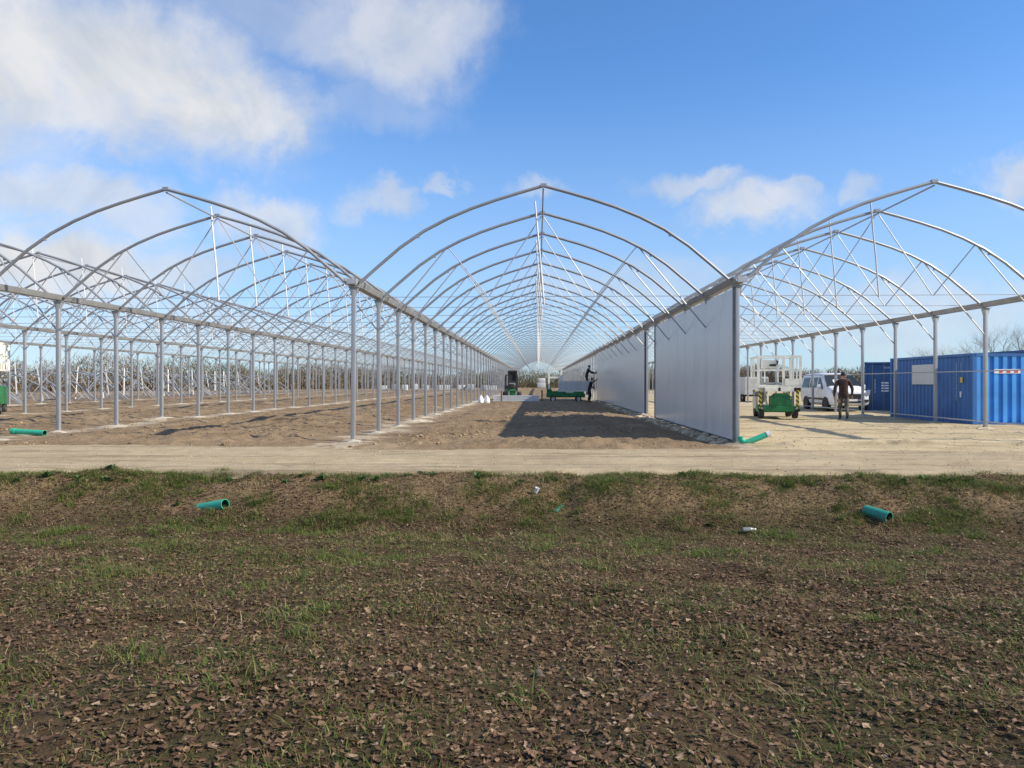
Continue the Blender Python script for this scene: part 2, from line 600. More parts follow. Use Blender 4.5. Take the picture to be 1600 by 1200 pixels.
def tag(o, label=None, cat=None, group=None, kind=None):
    for k, v in (('label', label), ('category', cat), ('group', group), ('kind', kind)):
        if v:
            o[k] = v
    return o


def copy_tree(o, parent=None):
    c = o.copy()
    COL.objects.link(c)
    c.parent = parent
    for ch in list(o.children):
        copy_tree(ch, c)
    return c


def np_mesh(name, verts, faces, m, smooth=False):
    """faces: (n, k) array of one polygon size"""
    me = bpy.data.meshes.new(name)
    nv, (nf, k) = len(verts), faces.shape
    me.vertices.add(nv)
    me.vertices.foreach_set('co', np.ascontiguousarray(verts, dtype=np.float32).ravel())
    me.loops.add(nf * k)
    me.loops.foreach_set('vertex_index', np.ascontiguousarray(faces, dtype=np.int32).ravel())
    me.polygons.add(nf)
    me.polygons.foreach_set('loop_start', np.arange(0, nf * k, k, dtype=np.int32))
    if smooth:
        me.polygons.foreach_set('use_smooth', np.ones(nf, dtype=bool))
    me.update(calc_edges=True)
    me.validate()
    me.materials.append(MATS[m])
    return me


def vnoise(x, y, seed=0):
    xi = np.floor(x).astype(np.int64)
    yi = np.floor(y).astype(np.int64)
    xf, yf = x - xi, y - yi
    u, v = xf * xf * (3 - 2 * xf), yf * yf * (3 - 2 * yf)

    def h(a, b):
        n = (a * 374761393 + b * 668265263 + seed * 974711) & 0x7fffffff
        n = ((n ^ (n >> 13)) * 1274126177) & 0x7fffffff
        return ((n ^ (n >> 16)) & 0xffff) / 65535.0
    return (h(xi, yi) * (1 - u) + h(xi + 1, yi) * u) * (1 - v) + (h(xi, yi + 1) * (1 - u) + h(xi + 1, yi + 1) * u) * v - 0.5


def fbm(x, y, f=1.0, o=4, seed=0, g=0.5):
    t, a = 0.0, 1.0
    for i in range(o):
        t = t + a * vnoise(x * f + 17.3 * i, y * f + 5.1 * i, seed + i)
        f *= 2.03
        a *= g
    return t


def smooth01(t):
    t = np.clip(t, 0, 1)
    return t * t * (3 - 2 * t)


def grid(xs, ys, zf):
    X, Y = np.meshgrid(xs, ys)
    Z = zf(X, Y)
    vv = np.stack([X, Y, Z], -1).reshape(-1, 3)
    nx, ny = len(xs), len(ys)
    i = np.arange(nx - 1)[None, :] + np.arange(ny - 1)[:, None] * nx
    ff = np.stack([i, i + 1, i + 1 + nx, i + nx], -1).reshape(-1, 4)
    return vv, ff


def axis(*segs):
    """segs: (start, end, step)"""
    a = [np.arange(s, e, st) for s, e, st in segs] + [np.array([segs[-1][1]])]
    return np.unique(np.concatenate(a).round(4))


# ------------------------------------------------------------------ terrain
PY = [-60, 2.0, 4.0, 6.0, 8.0, 9.3, 10.1, 10.7, 11.4, 11.9, 12.25, 12.6, 13.2]
PZ = [0.0, -0.04, -0.10, -0.23, -0.42, -0.54, -0.57, -0.43, -0.16, -0.045, -0.035, -0.07, -0.10]


def ground_z(X, Y):
    wig = 0.35 * fbm(X, Y * 0.2, 0.35, 3, 11)
    z = np.interp(Y + wig * smooth01((Y - 6) / 4), PY, PZ)
    near = smooth01((13.4 - Y) / 1.0)
    bank = smooth01((Y - 9.8) / 1.0)
    z = z + near * ((0.09 + 0.02 * bank) * fbm(X, Y, 0.8, 3, 3) + (0.05 + 0.02 * bank) * fbm(X, Y, 2.6, 4, 5))
    # a gully washed into the bank where a pipe ends
    gx = np.exp(-((X - 0.42) / 0.2) ** 2) * smooth01((Y - 10.3) / 0.5) * smooth01((12.2 - Y) / 0.4)
    z = z - 0.08 * gx
    z = z - 0.10 * smooth01((Y - 13.0) / 2.0) * (1 - smooth01((Y - 190) / 30)) * (np.abs(X) < 300)
    return z


vv, ff = grid(axis((-900, -60, 60), (-60, -13, 3), (-13, 13, 0.085), (13, 60, 3), (60, 900, 60)),
              axis((-60, 1.5, 3), (1.5, 13, 0.085), (13, 20, 1.0), (20, 260, 12), (260, 1500, 120)), ground_z)
gnd = place('ground', np_mesh('ground', vv, ff, 'ground_turf', True))
tag(gnd, 'turf strewn with dead leaves dipping to a shallow ditch and fields beyond', 'ground', kind='structure')


def track_z(X, Y):
    e0 = 12.3 + 0.5 * fbm(X, X * 0, 0.45, 4, 21)
    e1 = 16.75 + 0.9 * fbm(X, X * 0, 0.3, 4, 22)
    z = -0.14 + 0.16 * smooth01((Y - e0 + 0.35) / 0.45) * smooth01((e1 + 0.35 - Y) / 0.5)
    rut = -0.05 * np.exp(-((Y - 13.6 - 0.3 * fbm(X, X * 0, 0.15, 2, 30)) / 0.28) ** 2) - 0.045 * np.exp(-((Y - 15.3 - 0.3 * fbm(X, X * 0, 0.15, 2, 31)) / 0.28) ** 2)
    return z + rut + 0.025 * fbm(X, Y, 0.7, 3, 23) + 0.02 * fbm(X, Y, 4.0, 4, 24)


vv, ff = grid(axis((-45, -16, 0.5), (-16, 16, 0.09), (16, 45, 0.5)), axis((11.9, 17.6, 0.08)), track_z)
trk = place('dirt_track', np_mesh('dirt_track', vv, ff, 'track_dirt', True))
tag(trk, 'pale compacted dirt track between the grass bank and the building site', 'track', kind='structure')


def soil_z(X, Y):
    e = 16.55 + 0.45 * fbm(X, X * 0, 0.5, 4, 41)
    z = -0.12 + 0.13 * smooth01((Y - e) / 0.6)
    amp = smooth01((Y - e) / 0.8) * (1 - 0.6 * smooth01((Y - 60) / 60))
    # rows between the posts are left higher and rougher, the lines of posts are trodden flat
    k = np.abs(((X - 0.14) / 9.6 + 50) % 1.0 - 0.5)           # 0 at a post line, 0.5 at a ridge line
    mid = smooth01((k - 0.08) / 0.12)
    lump = 0.11 * fbm(X, Y, 0.45, 3, 42) + 0.10 * fbm(X, Y, 1.6, 3, 43) + 0.12 * np.abs(fbm(X, Y, 4.5, 4, 44))
    z = z + amp * (0.25 + 0.75 * mid) * lump + 0.03 * amp * mid
    # a berm of spoil across the beds
    yb = 27.5 + 0.10 * (X + 14) + 1.2 * fbm(X, X * 0, 0.12, 3, 45)
    z = z + 0.16 * amp * np.exp(-((Y - yb) / 0.7) ** 2) * smooth01((-3.6 - X) / 1.5) * (0.6 + fbm(X, Y, 0.6, 3, 46))
    # trench along the clad wall
    tr = np.exp(-((X - 4.45) / 0.32) ** 2) * smooth01((Y - 17.4) / 0.8)
    z = z - 0.10 * tr
    z = z - 0.5 * smooth01((X - 4.98) / 0.35)
    return z


vv, ff = grid(axis((-110, -40, 2.0), (-40, -20, 0.35), (-20, -12, 0.16), (-12, 5.4, 0.09)),
              axis((16.2, 30, 0.09), (30, 48, 0.25), (48, 110, 1.0), (110, 215, 4.0)), soil_z)
soil = place('soil_bed', np_mesh('soil_bed', vv, ff, 'soil', True))
tag(soil, 'rough brown tilled soil under the greenhouse frame', 'soil', kind='structure')


def gravel_z(X, Y):
    e = 16.6 + 0.5 * fbm(X, X * 0, 0.35, 4, 51)
    z = -0.13 + 0.13 * smooth01((Y - e) / 0.8)
    z = z + smooth01((Y - e) / 1.0) * (0.05 * fbm(X, Y, 0.5, 3, 52) + 0.025 * fbm(X, Y, 3.5, 4, 53)) * (1 - 0.5 * smooth01((Y - 40) / 30))
    for (cx, cy, sx, sy, h) in ((6.2, 17.9, 0.7, 0.45, 0.12), (8.6, 17.9, 1.2, 0.4, 0.14), (12.3, 17.9, 1.2, 0.4, 0.18), (12.4, 19.4, 1.5, 0.4, 0.06)):
        z = z + h * np.exp(-((X - cx) / sx) ** 2 - ((Y - cy) / sy) ** 2) * (0.8 + 1.2 * fbm(X, Y, 3.0, 3, 54))
    z = z - 0.5 * smooth01((4.98 - X) / 0.35)
    return z


vv, ff = grid(axis((4.5, 18, 0.11), (18, 60, 1.5), (60, 130, 5)), axis((16.2, 30, 0.11), (30, 48, 0.5), (48, 130, 4.0)), gravel_z)
yard = place('gravel_yard', np_mesh('gravel_yard', vv, ff, 'gravel', True))
tag(yard, 'pale yellow gravel yard on the right of the clad wall', 'gravel', kind='structure')


def gz(x, y, f=ground_z):
    return float(f(np.array([x], float), np.array([y], float))[0])


# ------------------------------------------------------------------ greenhouse frame
ROW0, PITCH, NROW = 18.4, 3.0, 51
NEAR, NEARP = 10, 16            # rows built piece by piece
SPAN = 9.6
XC = 0.14
LINES = [XC + SPAN * (k - 0.5) for k in range(-3, 3)]     # six lines of posts
CENT = [XC + SPAN * k for k in range(-3, 2)]              # five spans
EAVE, RIDGE = 3.97, 6.42
ARC = [(0, 0), (0.61, .17), (1.21, .35), (1.8, .55), (2.4, .80), (3.0, 1.11), (3.6, 1.52), (4.2, 2.03), (4.62, 2.40)]


def arch_pts(z0=RIDGE):
    left = [(-x, 0, z0 - d) for x, d in reversed(ARC)]
    right = [(x, 0, z0 - d) for x, d in ARC[1:]]
    return left, [left[-1]] + right


SH = (2.74, RIDGE - 0.965)     # shoulder node
TW = 1.55                      # where the web meets the tie wire
KNEE = (4.74, 3.05)            # where the knee brace meets the post


def dz(p, z):
    return (p[0], p[1], p[2] - z)


def arch_mb(b=None, off=(0, 0, 0), n=8, r=0.042):
    b = b or MB()
    L, Rr = arch_pts()
    o = Vector(off)
    for half in (L, Rr):
        b.tube([Vector(p) + o for p in half], r, n)
    b.box(o + Vector((0, 0, RIDGE + 0.01)), (0.15, 0.09, 0.08))
    if n > 6:
        for s in (-1, 1):
            for x, d in ((3.15, 1.21),):
                b.box(o + Vector((x * s, 0, RIDGE - d - 0.05)), (0.08, 0.05, 0.05))
    return b


def brace_ends(s):
    return [((0.03 * s, 0, RIDGE - 0.10), (TW * s, 0, EAVE + 0.02)),
            ((SH[0] * s, 0, SH[1] - 0.03), ((TW + 0.03) * s, 0, EAVE + 0.02)),
            ((SH[0] * s + 0.04 * s, 0, SH[1] - 0.03), (KNEE[0] * s, 0, KNEE[1]))]


def rack_pts():
    return [(-0.20, -0.06, RIDGE + 0.36), (-0.13, -0.06, RIDGE - 0.5), (-0.05, -0.06, RIDGE - 1.3), (0.04, -0.06, EAVE + 0.02)]


frame = empty('greenhouse_frame', (XC, ROW0, 0))
tag(frame, 'long galvanised steel greenhouse frame of pointed arches on rows of posts', 'greenhouse')
OFF = Vector((XC, ROW0, 0))

arch_me = arch_mb().mesh('arch', 'steel')
BR = []
for s in (-1, 1):
    for k, (a, b_) in enumerate(brace_ends(s)):
        BR.append(MB().tube([a, b_], 0.016 if k < 2 else 0.020, 6).mesh('brace', 'steel_bright' if k != 1 else 'steel'))
rack_me = MB().tube(rack_pts(), 0.024, 4).mesh('vent_rack', 'rack_white', 0)
wire_me = MB().tube([(LINES[0] - XC, 0, EAVE + 0.02), (LINES[-1] - XC, 0, EAVE + 0.02)], 0.009, 5).mesh('tie_wire', 'steel')

post_me = MB().box((0, 0, EAVE / 2 - 0.12), (0.105, 0.105, EAVE - 0.06), bev=0.012).mesh('post', 'steel')
cap = MB()
cap.prism([(-0.055, -0.24), (0.055, -0.24), (0.12, -0.02), (-0.12, -0.02)], 'Y', -0.045, 0.045)
cap.box((0, 0, -0.01), (0.28, 0.14, 0.02))
cap_me = cap.mesh('post_head', 'steel', 0)


def footing_mesh(seed):
    r_ = random.Random(seed)
    b = MB()
    n = 14
    rr = [0.10 + 0.16 * r_.random() ** 1.5 for _ in range(n)]
    top = [(rr[k] * 1.5 * math.cos(6.283 * k / n), rr[k] * math.sin(6.283 * k / n), 0.0 + 0.02 * r_.random()) for k in range(n)]
    bot = [(x * 1.35, y * 1.35, -0.10) for x, y, z in top]
    b.add(top + bot + [(0, 0, 0.06)], [(k, (k + 1) % n, 2 * n) for k in range(n)] + [(k, n + k, n + (k + 1) % n, (k + 1) % n) for k in range(n)])
    return b.mesh('footing', 'concrete')


FOOT = [footing_mesh(i) for i in range(5)]

far = MB()
farb = MB()
for r_i in range(NROW):
    y = PITCH * r_i
    near = r_i < NEAR
    for ci, cx in enumerate(CENT):
        x = cx - XC
        # the open ends of the two left spans start further back
        if near:
            a = place('arch', arch_me, frame, (x + rnd.gauss(0, .008), y + rnd.gauss(0, .015), rnd.gauss(0, .006)))
            a.rotation_euler = (rnd.gauss(0, 0.003), 0, rnd.gauss(0, 0.003))
            if r_i >= 1:
                for me in BR:
                    place('brace', me, a)
                rk = place('vent_rack', rack_me, a, (rnd.uniform(-.04, .04), 0, rnd.uniform(-.1, .1)))
        else:
            n = 5 if r_i < 25 else 4
            arch_mb(far, (x, y, 0), n, 0.034)
            for s in (-1, 1):
                for p, q in brace_ends(s):
                    farb.tube([Vector(p) + Vector((x, y, 0)), Vector(q) + Vector((x, y, 0))], 0.013, 3)
            farb.tube([Vector(p) + Vector((x, y, 0)) for p in rack_pts()], 0.016, 3)
    if r_i >= 1:
        if near:
            place('tie_wire', wire_me, frame, (0, y, 0))
        else:
            far.tube([(LINES[0] - XC, y, EAVE + 0.02), (LINES[-1] - XC, y, EAVE + 0.02)], 0.009, 4)
    for li, lx in enumerate(LINES):
        x = lx - XC
        if r_i < NEARP:
            p = place('post', post_me, frame, (x, y, 0))
            p.rotation_euler = (rnd.gauss(0, 0.0022), rnd.gauss(0, 0.0022), rnd.gauss(0, 0.02))
            place('post_head', cap_me, p, (0, 0, EAVE - 0.06))
            zf = max(gz(lx, ROW0 + y, soil_z), gz(lx, ROW0 + y, gravel_z)) if li != 5 else gz(lx, ROW0 + y, gravel_z)
            if li == 4:
                continue
            f = place('footing', FOOT[(r_i * 3 + li) % 5], p, (rnd.uniform(-.05, .05), rnd.uniform(-.05, .05), zf), rnd.uniform(-0.5, 0.5))
            f.scale = (rnd.uniform(.8, 1.9), rnd.uniform(.8, 1.3), 1)
        else:
            far.box((x, y, EAVE / 2 - 0.12), (0.105, 0.105, EAVE - 0.06))
            far.box((x, y, EAVE - 0.1), (0.28, 0.10, 0.14))
fo = far.build('far_arches_and_posts', 'steel', frame, smooth=40)
fo['kind'] = 'stuff'
fo = farb.build('far_braces', 'rack_white', frame, smooth=0)
fo['kind'] = 'stuff'
YE = PITCH * (NROW - 1) + 0.3
gprof = [(-0.17, 0.11), (-0.145, 0.11), (-0.085, 0.0), (0.085, 0.0), (0.145, 0.11), (0.17, 0.11), (0.16, 0.085), (0.095, -0.035), (-0.095, -0.035), (-0.16, 0.085)]
gut_me = MB().prism(gprof, 'Y', -0.28, YE).mesh('gutter', 'gutter_metal', 30)
end_me = MB().box((0.05, -0.31, 0.03), (0.26, 0.05, 0.13), bev=0.01).mesh('gutter_end', 'steel_bright', 0)
for lx in LINES:
    gtr = place('gutter', gut_me, frame, (lx - XC, 0, EAVE))
    place('gutter_end', end_me, gtr)
rid_me = MB().tube([(0, 0, RIDGE - 0.085), (0, YE - 0.3, RIDGE - 0.085)], 0.022, 6).mesh('ridge_tube', 'steel')
for cx in CENT:
    place('ridge_tube', rid_me, frame, (cx - XC, 0, 0))

# clad wall: upright polycarbonate sheets on the fourth line of posts, open for one bay
WX = LINES[4] - XC - 0.075


def sheets(y0, y1, w=1.2):
    n = round((y1 - y0) / w)
    w = (y1 - y0) / n
    me = MB().box((0, 0, 1.93), (0.016, w - 0.008, 3.80)).mesh('wall_sheet', 'polycarbonate', 0)
    jm = MB().box((-0.004, 0, 1.93), (0.022, 0.014, 3.80)).mesh('joint_strip', 'steel', 0)
    for k in range(n):
        sh = place('wall_sheet', me, frame, (WX, y0 + (k + 0.5) * w - ROW0, 0))
    return me


sheets(ROW0 + 0.08, 30.55)
sheets(33.55, 61.0)
for y in (ROW0 - 0.02, 33.45, 30.62):
    MB().box((WX, y - ROW0, 1.93), (0.07, 0.06, 3.84)).build('wall_end_profile', 'dark_profile', frame, smooth=0)
MB().box((WX, (ROW0 + 30.5) / 2 - ROW0, 0.035), (0.05, 30.5 - ROW0, 0.05)).build('wall_base_rail', 'dark_profile', frame, smooth=0)
MB().box((WX, (33.5 + 61) / 2 - ROW0, 0.035), (0.05, 61 - 33.5, 0.05)).build('wall_base_rail', 'dark_profile', frame, smooth=0)
# side rails on the last line of posts
RX = LINES[5] - XC - 0.075
for z in (1.86, 0.22):
    MB().tube([(RX, 2.7, z), (RX, PITCH * 9, z)], 0.022, 6).build('side_rail', 'steel_bright', frame)
# leaning props that hold the outer line upright
for r_i in range(5, 26, 2):
    y = PITCH * r_i
    MB().tube([(LINES[0] - XC - 0.1, y, 3.55), (LINES[0] - XC - 2.6, y - 1.0, 0.05)], 0.035, 6).build('prop', 'steel_bright', frame)

# arches put together on the ground, one for each row of the next span
GA = 'arches assembled on the ground beside the outer line'
pm = MB()
Lh, Rh = arch_pts(2.5)
for half in (Lh, Rh):
    pm.tube(half, 0.047, 6)
gr_arch = pm.mesh('tube_arch', 'steel')
zz = RIDGE - 2.5
gb = [MB().tube([dz(a, zz), dz(b_, zz)] if k != 2 else [dz(a, zz), (a[0] + 1.75 * (1 if a[0] > 0 else -1), 0, 0.06)], 0.022, 5).mesh('brace', 'steel_bright')
      for s in (-1, 1) for k, (a, b_) in enumerate(brace_ends(s))]
gtie = MB().tube([(-4.62, 0, 0.1), (4.62, 0, 0.1)], 0.012, 5).mesh('tie_wire', 'steel')
grk = MB().tube([dz(p, zz) for p in rack_pts()], 0.06, 4).mesh('vent_rack', 'rack_white', 0)
proto = empty('arch_truss')
tag(proto, 'galvanised arch truss standing on bare soil behind the outermost posts', 'arch', GA)
place('tube_arch', gr_arch, proto)
for me in gb:
    place('brace', me, proto)
place('tie_wire', gtie, proto)
place('vent_rack', grk, proto)
gy = [37.5 + 2.6 * k for k in range(26)]
for k, y in enumerate(gy):
    o = proto if k == 0 else copy_tree(proto)
    o.location = (LINES[0] - 5.0 + rnd.uniform(-0.9, 0.9), y + rnd.uniform(-.5, .5), 0.0)
    o.rotation_euler = (R(rnd.uniform(-12, 12)), R(0), R(rnd.uniform(-14, 14)))
pl2 = MB().box((0, 0, 1.55), (0.08, 0.08, 3.4), bev=0.01).mesh('bare_post', 'steel')
for k in range(18):
    o = place('bare_post', pl2, None, (LINES[0] - SPAN, 42 + 3.0 * k, 0))
    tag(o, 'bare steel post without gutter beyond the ground assembled arches', 'post', 'bare posts of the unbuilt span')

# ------------------------------------------------------------------ green pipes and small litter


def pipe(name, p0, p1, r, label, m='pipe_green', sleeve=None, n=20):
    a, b_ = Vector(p0), Vector(p1)
    ln = (b_ - a).length
    root = empty(name, p0)
    root.rotation_euler = (b_ - a).to_track_quat('Z', 'Y').to_euler()
    MB().lathe([(r * 0.9, 0), (r, 0), (r, ln), (r * 0.9, ln), (r * 0.9, 0.0)], n).build('tube', m, root)
    if sleeve:
        MB().lathe([(r, ln - sleeve), (r * 1.14, ln - sleeve), (r * 1.14, ln + 0.01), (r * 0.92, ln + 0.01)], n).build('socket', m, root)
    MB().lathe([(r * 0.897, ln - 0.002), (r * 0.897, 0.002)], n).build('bore', 'pipe_dark', root)
    tag(root, label, 'pipe')
    return root


pipe('drain_pipe', (-13.55, 19.75, 0.10), (-14.65, 20.0, 0.13), 0.075, 'green plastic drain pipe lying on the soil beside the dirt track', sleeve=0.14)
pipe('drain_pipe', (-5.18, 10.95, -0.43), (-4.62, 10.72, -0.31), 0.08, 'green drain pipe end half sunk in the grass bank', sleeve=0.0)
pipe('drain_pipe', (4.76, 10.85, -0.37), (4.96, 10.55, -0.42), 0.088, 'dull green drain pipe with open dark mouth poking out of the bank', 'pipe_dull')
pipe('drain_pipe', (0.36, 11.05, -0.38), (0.26, 10.85, -0.44), 0.045, 'small green pipe stub in the gully of the bank', 'pipe_dull')
# the downpipe fitting at the wall corner
dp = empty('downpipe_fitting', (LINES[4] + 0.02, 18.12, 0))
MB().tube([(0, 0, 0.17), (0, 0, 0.10), (0.06, -0.02, 0.03), (0.16, -0.04, 0.04)], 0.075, 14).build('elbow', 'pipe_green', dp)
MB().tube([(0.14, -0.03, 0.03), (0.62, -0.06, 0.23)], 0.07, 14).build('branch', 'pipe_green', dp)
MB().tube([(0.60, -0.058, 0.222), (0.68, -0.063, 0.255)], 0.078, 14).build('cap', 'white_plastic', dp)
tag(dp, 'green pipe elbow with slanting white-capped branch at the clad wall corner', 'pipe')

bt = empty('plastic_bottle', (2.88, 10.15, gz(2.88, 10.15) + 0.06), R(12))
MB().lathe([(0.0, -0.11), (0.04, -0.11), (0.045, -0.08), (0.04, -0.03), (0.045, 0.0), (0.042, 0.06), (0.018, 0.10), (0.018, 0.115)], 14, 'X').build('body', 'bottle', bt)
MB().lathe([(0.0, 0.135), (0.021, 0.135), (0.021, 0.112), (0.0, 0.112)], 12, 'X').build('cap', 'white_plastic', bt)
bt.scale = (0.8, 0.8, 0.8)
tag(bt, 'crumpled clear plastic bottle lying in the ditch grass', 'bottle')
cu = MB()
cu.lathe([(0.0, 0.0), (0.024, 0.0), (0.034, 0.085), (0.031, 0.085), (0.022, 0.006), (0.0, 0.006)], 14)
o = cu.build('paper_cup', 'white_plastic', None, (-0.03, 11.25, gz(-0.03, 11.25) + 0.03))
o.rotation_euler = (R(14), R(20), 0)
tag(o, 'white paper cup stuck in the grass at the top of the bank', 'cup')


def stone_mesh(seed, m, sub=2):
    bm = bmesh.new()
    bmesh.ops.create_icosphere(bm, subdivisions=sub, radius=1)
    r_ = random.Random(seed)
    ph = [r_.uniform(0, 6.28) for _ in range(6)]
    sx, sy, sz = r_.uniform(.8, 1.2), r_.uniform(.7, 1.0), r_.uniform(.5, .75)
    for q in bm.verts:
        c = q.co
        f = 1 + 0.13 * math.sin(2.3 * c.x + ph[0]) + 0.12 * math.sin(2.9 * c.y + ph[1]) + 0.10 * math.sin(3.7 * c.z + ph[2]) + 0.06 * math.sin(6 * c.x + 5 * c.y + ph[3]) + r_.uniform(-.05, .05)
        q.co = Vector((c.x * sx * f, c.y * sy * f, c.z * sz * f))
    me = bpy.data.meshes.new('stone')
    bm.to_mesh(me)
    bm.free()
    me.materials.append(MATS[m])
    me.polygons.foreach_set('use_smooth', [True] * len(me.polygons))
    me.set_sharp_from_angle(angle=R(35))
    return me


SM = [stone_mesh(i, 'stone_pale') for i in range(5)]
for k in range(95):
    t = (k / 95.0) ** 1.35
    y = 18.7 + 24 * t + rnd.uniform(-.12, .12)
    x = 4.56 + rnd.gauss(0, 0.15)
    s = rnd.uniform(0.05, 0.10) + (0.07 if rnd.random() < 0.3 else 0)
    o = place('stone', SM[k % 5], soil, (x, y, gz(x, y, soil_z) + s * 0.25), rnd.uniform(0, 6))
    o.scale = (s, s, s)
o = place('fieldstone', stone_mesh(20, 'stone_grey'), None, (0.00, 4.02, gz(0.0, 4.02) + 0.03))
o.scale = (0.024, 0.022, 0.034)
tag(o, 'single grey fieldstone among the fallen leaves', 'stone')

# ------------------------------------------------------------------ shipping containers


def corrugated(length, height, pitch=0.28, depth=0.036, steep=False):
    """trapezoidal wall in the x-z plane, from x=0 to length, waves towards -y"""
    n = max(1, round(length / pitch))
    p = length / n
    xs = []
    for k in range(n):
        o = k * p
        xs += [(o, 0), (o + p * 0.46, 0), (o + p * 0.52, depth), (o + p * 0.94, depth)] if steep else [(o, 0), (o + p * 0.26, 0), (o + p * 0.5, depth), (o + p * 0.76, depth)]
    xs.append((length, 0))
    b = MB()
    vv = [(x, y, 0) for x, y in xs] + [(x, y, height) for x, y in xs]
    m = len(xs)
    b.add(vv, [(i, i + 1, m + i + 1, m + i) for i in range(m - 1)])
    return b


def container(name, loc, rz, L, W, H, label, m, m2=None, doors=False):
    """origin at the ground below the middle of the near end; the length runs along +y"""
    root = empty(name, loc, rz)
    tag(root, label, 'container', 'blue shipping containers beside the frame')
    e = 0.14
    z0 = 0.05
    fr = MB()
    for x in (-W / 2 + e / 2, W / 2 - e / 2):
        for y in (e / 2, L - e / 2):
            fr.box((x, y, z0 + H / 2), (e, e, H - 0.24))
        for z in (z0 + 0.06, z0 + H - 0.05):
            fr.box((x, L / 2, z), (0.10, L - 2 * e - 0.02, 0.10))
    for y in (e / 2, L - e / 2):
        fr.box((0, y, z0 + 0.08), (W - 2 * e - 0.02, 0.10, 0.14))
        fr.box((0, y, z0 + H - 0.06), (W - 2 * e - 0.02, 0.10, 0.11))
    fr.build('corner_frame', m, root, smooth=0)
    for x in (-W / 2 + 0.085, W / 2 - 0.085):
        for y in (0.085, L - 0.085):
            for z in (z0 + 0.06, z0 + H - 0.06):
                cb = MB().box((x, y, z), (0.18, 0.18, 0.125), bev=0.01).build('corner_casting', m, root, smooth=0)
                MB().box((x, y + (-0.0905 if y < 1 else 0.0905), z), (0.07, 0.006, 0.05)).build('slot', 'black_part', cb, smooth=0)
    hw = H - 0.23
    for sgn in (-1, 1):
        me = corrugated(L - 2 * e, hw).mesh('side_wall', m, 0)
        o = place('side_wall', me, root, (sgn * (W / 2 - 0.03), e if sgn > 0 else L - e, z0 + 0.115), R(90) if sgn > 0 else R(-90))
    if doors:
        for sgn in (-1, 1):
            d = MB().box((sgn * (W - 2 * e) / 4, 0.05, z0 + H / 2), ((W - 2 * e) / 2 - 0.02, 0.05, H - 0.28), bev=0.008).build('door', m2 or m, root, smooth=0)
            for q in (0.28, 0.78):
                MB().tube([(sgn * (W - 2 * e) / 2 * q, 0.0, z0 + 0.1), (sgn * (W - 2 * e) / 2 * q, 0.0, z0 + H - 0.1)], 0.017, 6).build('lock_rod', 'grey_part', d)
    else:
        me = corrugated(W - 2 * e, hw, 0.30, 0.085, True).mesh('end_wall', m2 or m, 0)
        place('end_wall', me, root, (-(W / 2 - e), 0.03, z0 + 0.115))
    me = corrugated(W - 2 * e, hw, 0.30, 0.085, True).mesh('end_wall', m, 0)
    place('end_wall', me, root, ((W / 2 - e), L - 0.04, z0 + 0.115), R(180))
    MB().box((0, L / 2, z0 + H - 0.035), (W - 0.22, L - 0.2, 0.03)).build('roof', m, root, smooth=0)
    MB().box((0, L / 2, z0 + 0.09), (W - 0.22, L - 0.2, 0.05)).build('floor', 'roof_dark', root, smooth=0)
    for y in (0.25, L * 0.5, L - 0.25):
        for x in (-W / 2 + 0.12, W / 2 - 0.12):
            MB().box((x, y, z0 / 2 - 0.02), (0.22, 0.26, z0 + 0.035)).build('support_block', 'timber', root, smooth=0)
    return root


def letters(root, s, x, y, z, h, face, m='ink_white', vertical=True, name='lettering'):
    """painted marks as raised text; face: rotation about z of the wall's outward view"""
    cu_ = bpy.data.curves.new(name, 'FONT')
    cu_.body = '\n'.join(s) if vertical else s
    cu_.size = h
    cu_.space_line = 0.85
    cu_.align_x = 'CENTER'
    cu_.extrude = 0.002
    tmp = bpy.data.objects.new(name, cu_)
    COL.objects.link(tmp)
    dg = bpy.context.evaluated_depsgraph_get()
    me = bpy.data.meshes.new_from_object(tmp.evaluated_get(dg))
    bpy.data.objects.remove(tmp)
    me.materials.clear()
    me.materials.append(MATS[m])
    o = place(name, me, root, (x, y, z))
    o.rotation_euler = (R(90), 0, face)
    return o


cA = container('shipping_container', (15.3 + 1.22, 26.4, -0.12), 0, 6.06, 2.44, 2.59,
               'bright blue corrugated shipping container with a white board on its side', 'container_blue', 'container_sunlit')
# markings too small to read in the photograph: worn rows of marks
letters(cA, 'IIIIIIIIIII', -1.222, 1.02, 2.22, 0.15, R(-90))
letters(cA, 'IIII', -1.222, 0.72, 2.28, 0.11, R(-90))
MB().box((-1.222, 0.70, 1.70), (0.006, 0.16, 0.20)).build('warning_label', 'yellow', cA, smooth=0)
MB().prism([(0.80, 1.28), (0.68, 1.28), (0.72, 1.06), (0.78, 1.06)], 'X', -1.225, -1.219).build('side_mark', 'ink_white', cA, smooth=0)
letters(cA, 'IIIIIIIIII', 0.84, 0.030, 2.26, 0.17, 0)
sg = MB().box((-0.02, 0.020, 2.00), (0.90, 0.012, 0.15)).build('sticker', 'sign_white', cA, smooth=0)
for x in (-0.24, 0.02, 0.28):
    MB().box((x, 0.012, 2.00), (0.12, 0.008, 0.10)).build('sticker_mark', 'sign_red', sg, smooth=0)
bd = MB().box((-1.245, 3.25, 1.92), (0.03, 1.75, 0.78)).build('white_board', 'board_white', cA, smooth=0)
cB = container('shipping_container', (17.15 + 1.2, 38.9, -0.09), R(-25), 6.06, 2.44, 2.59,
               'dark blue shipping container with closed doors showing, next to the white van', 'container_navy', doors=True)
letters(cB, 'III IIII', -0.15, 0.012, 2.30, 0.13, 0, vertical=False)
letters(cB, 'IIII', -0.72, 0.012, 1.58, 0.22, 0)
for k in range(4):
    MB().box((-0.25, 0.018, 1.55 - 0.14 * k), (0.34, 0.012, 0.07)).build('door_plate', 'ink_white', cB, smooth=0)
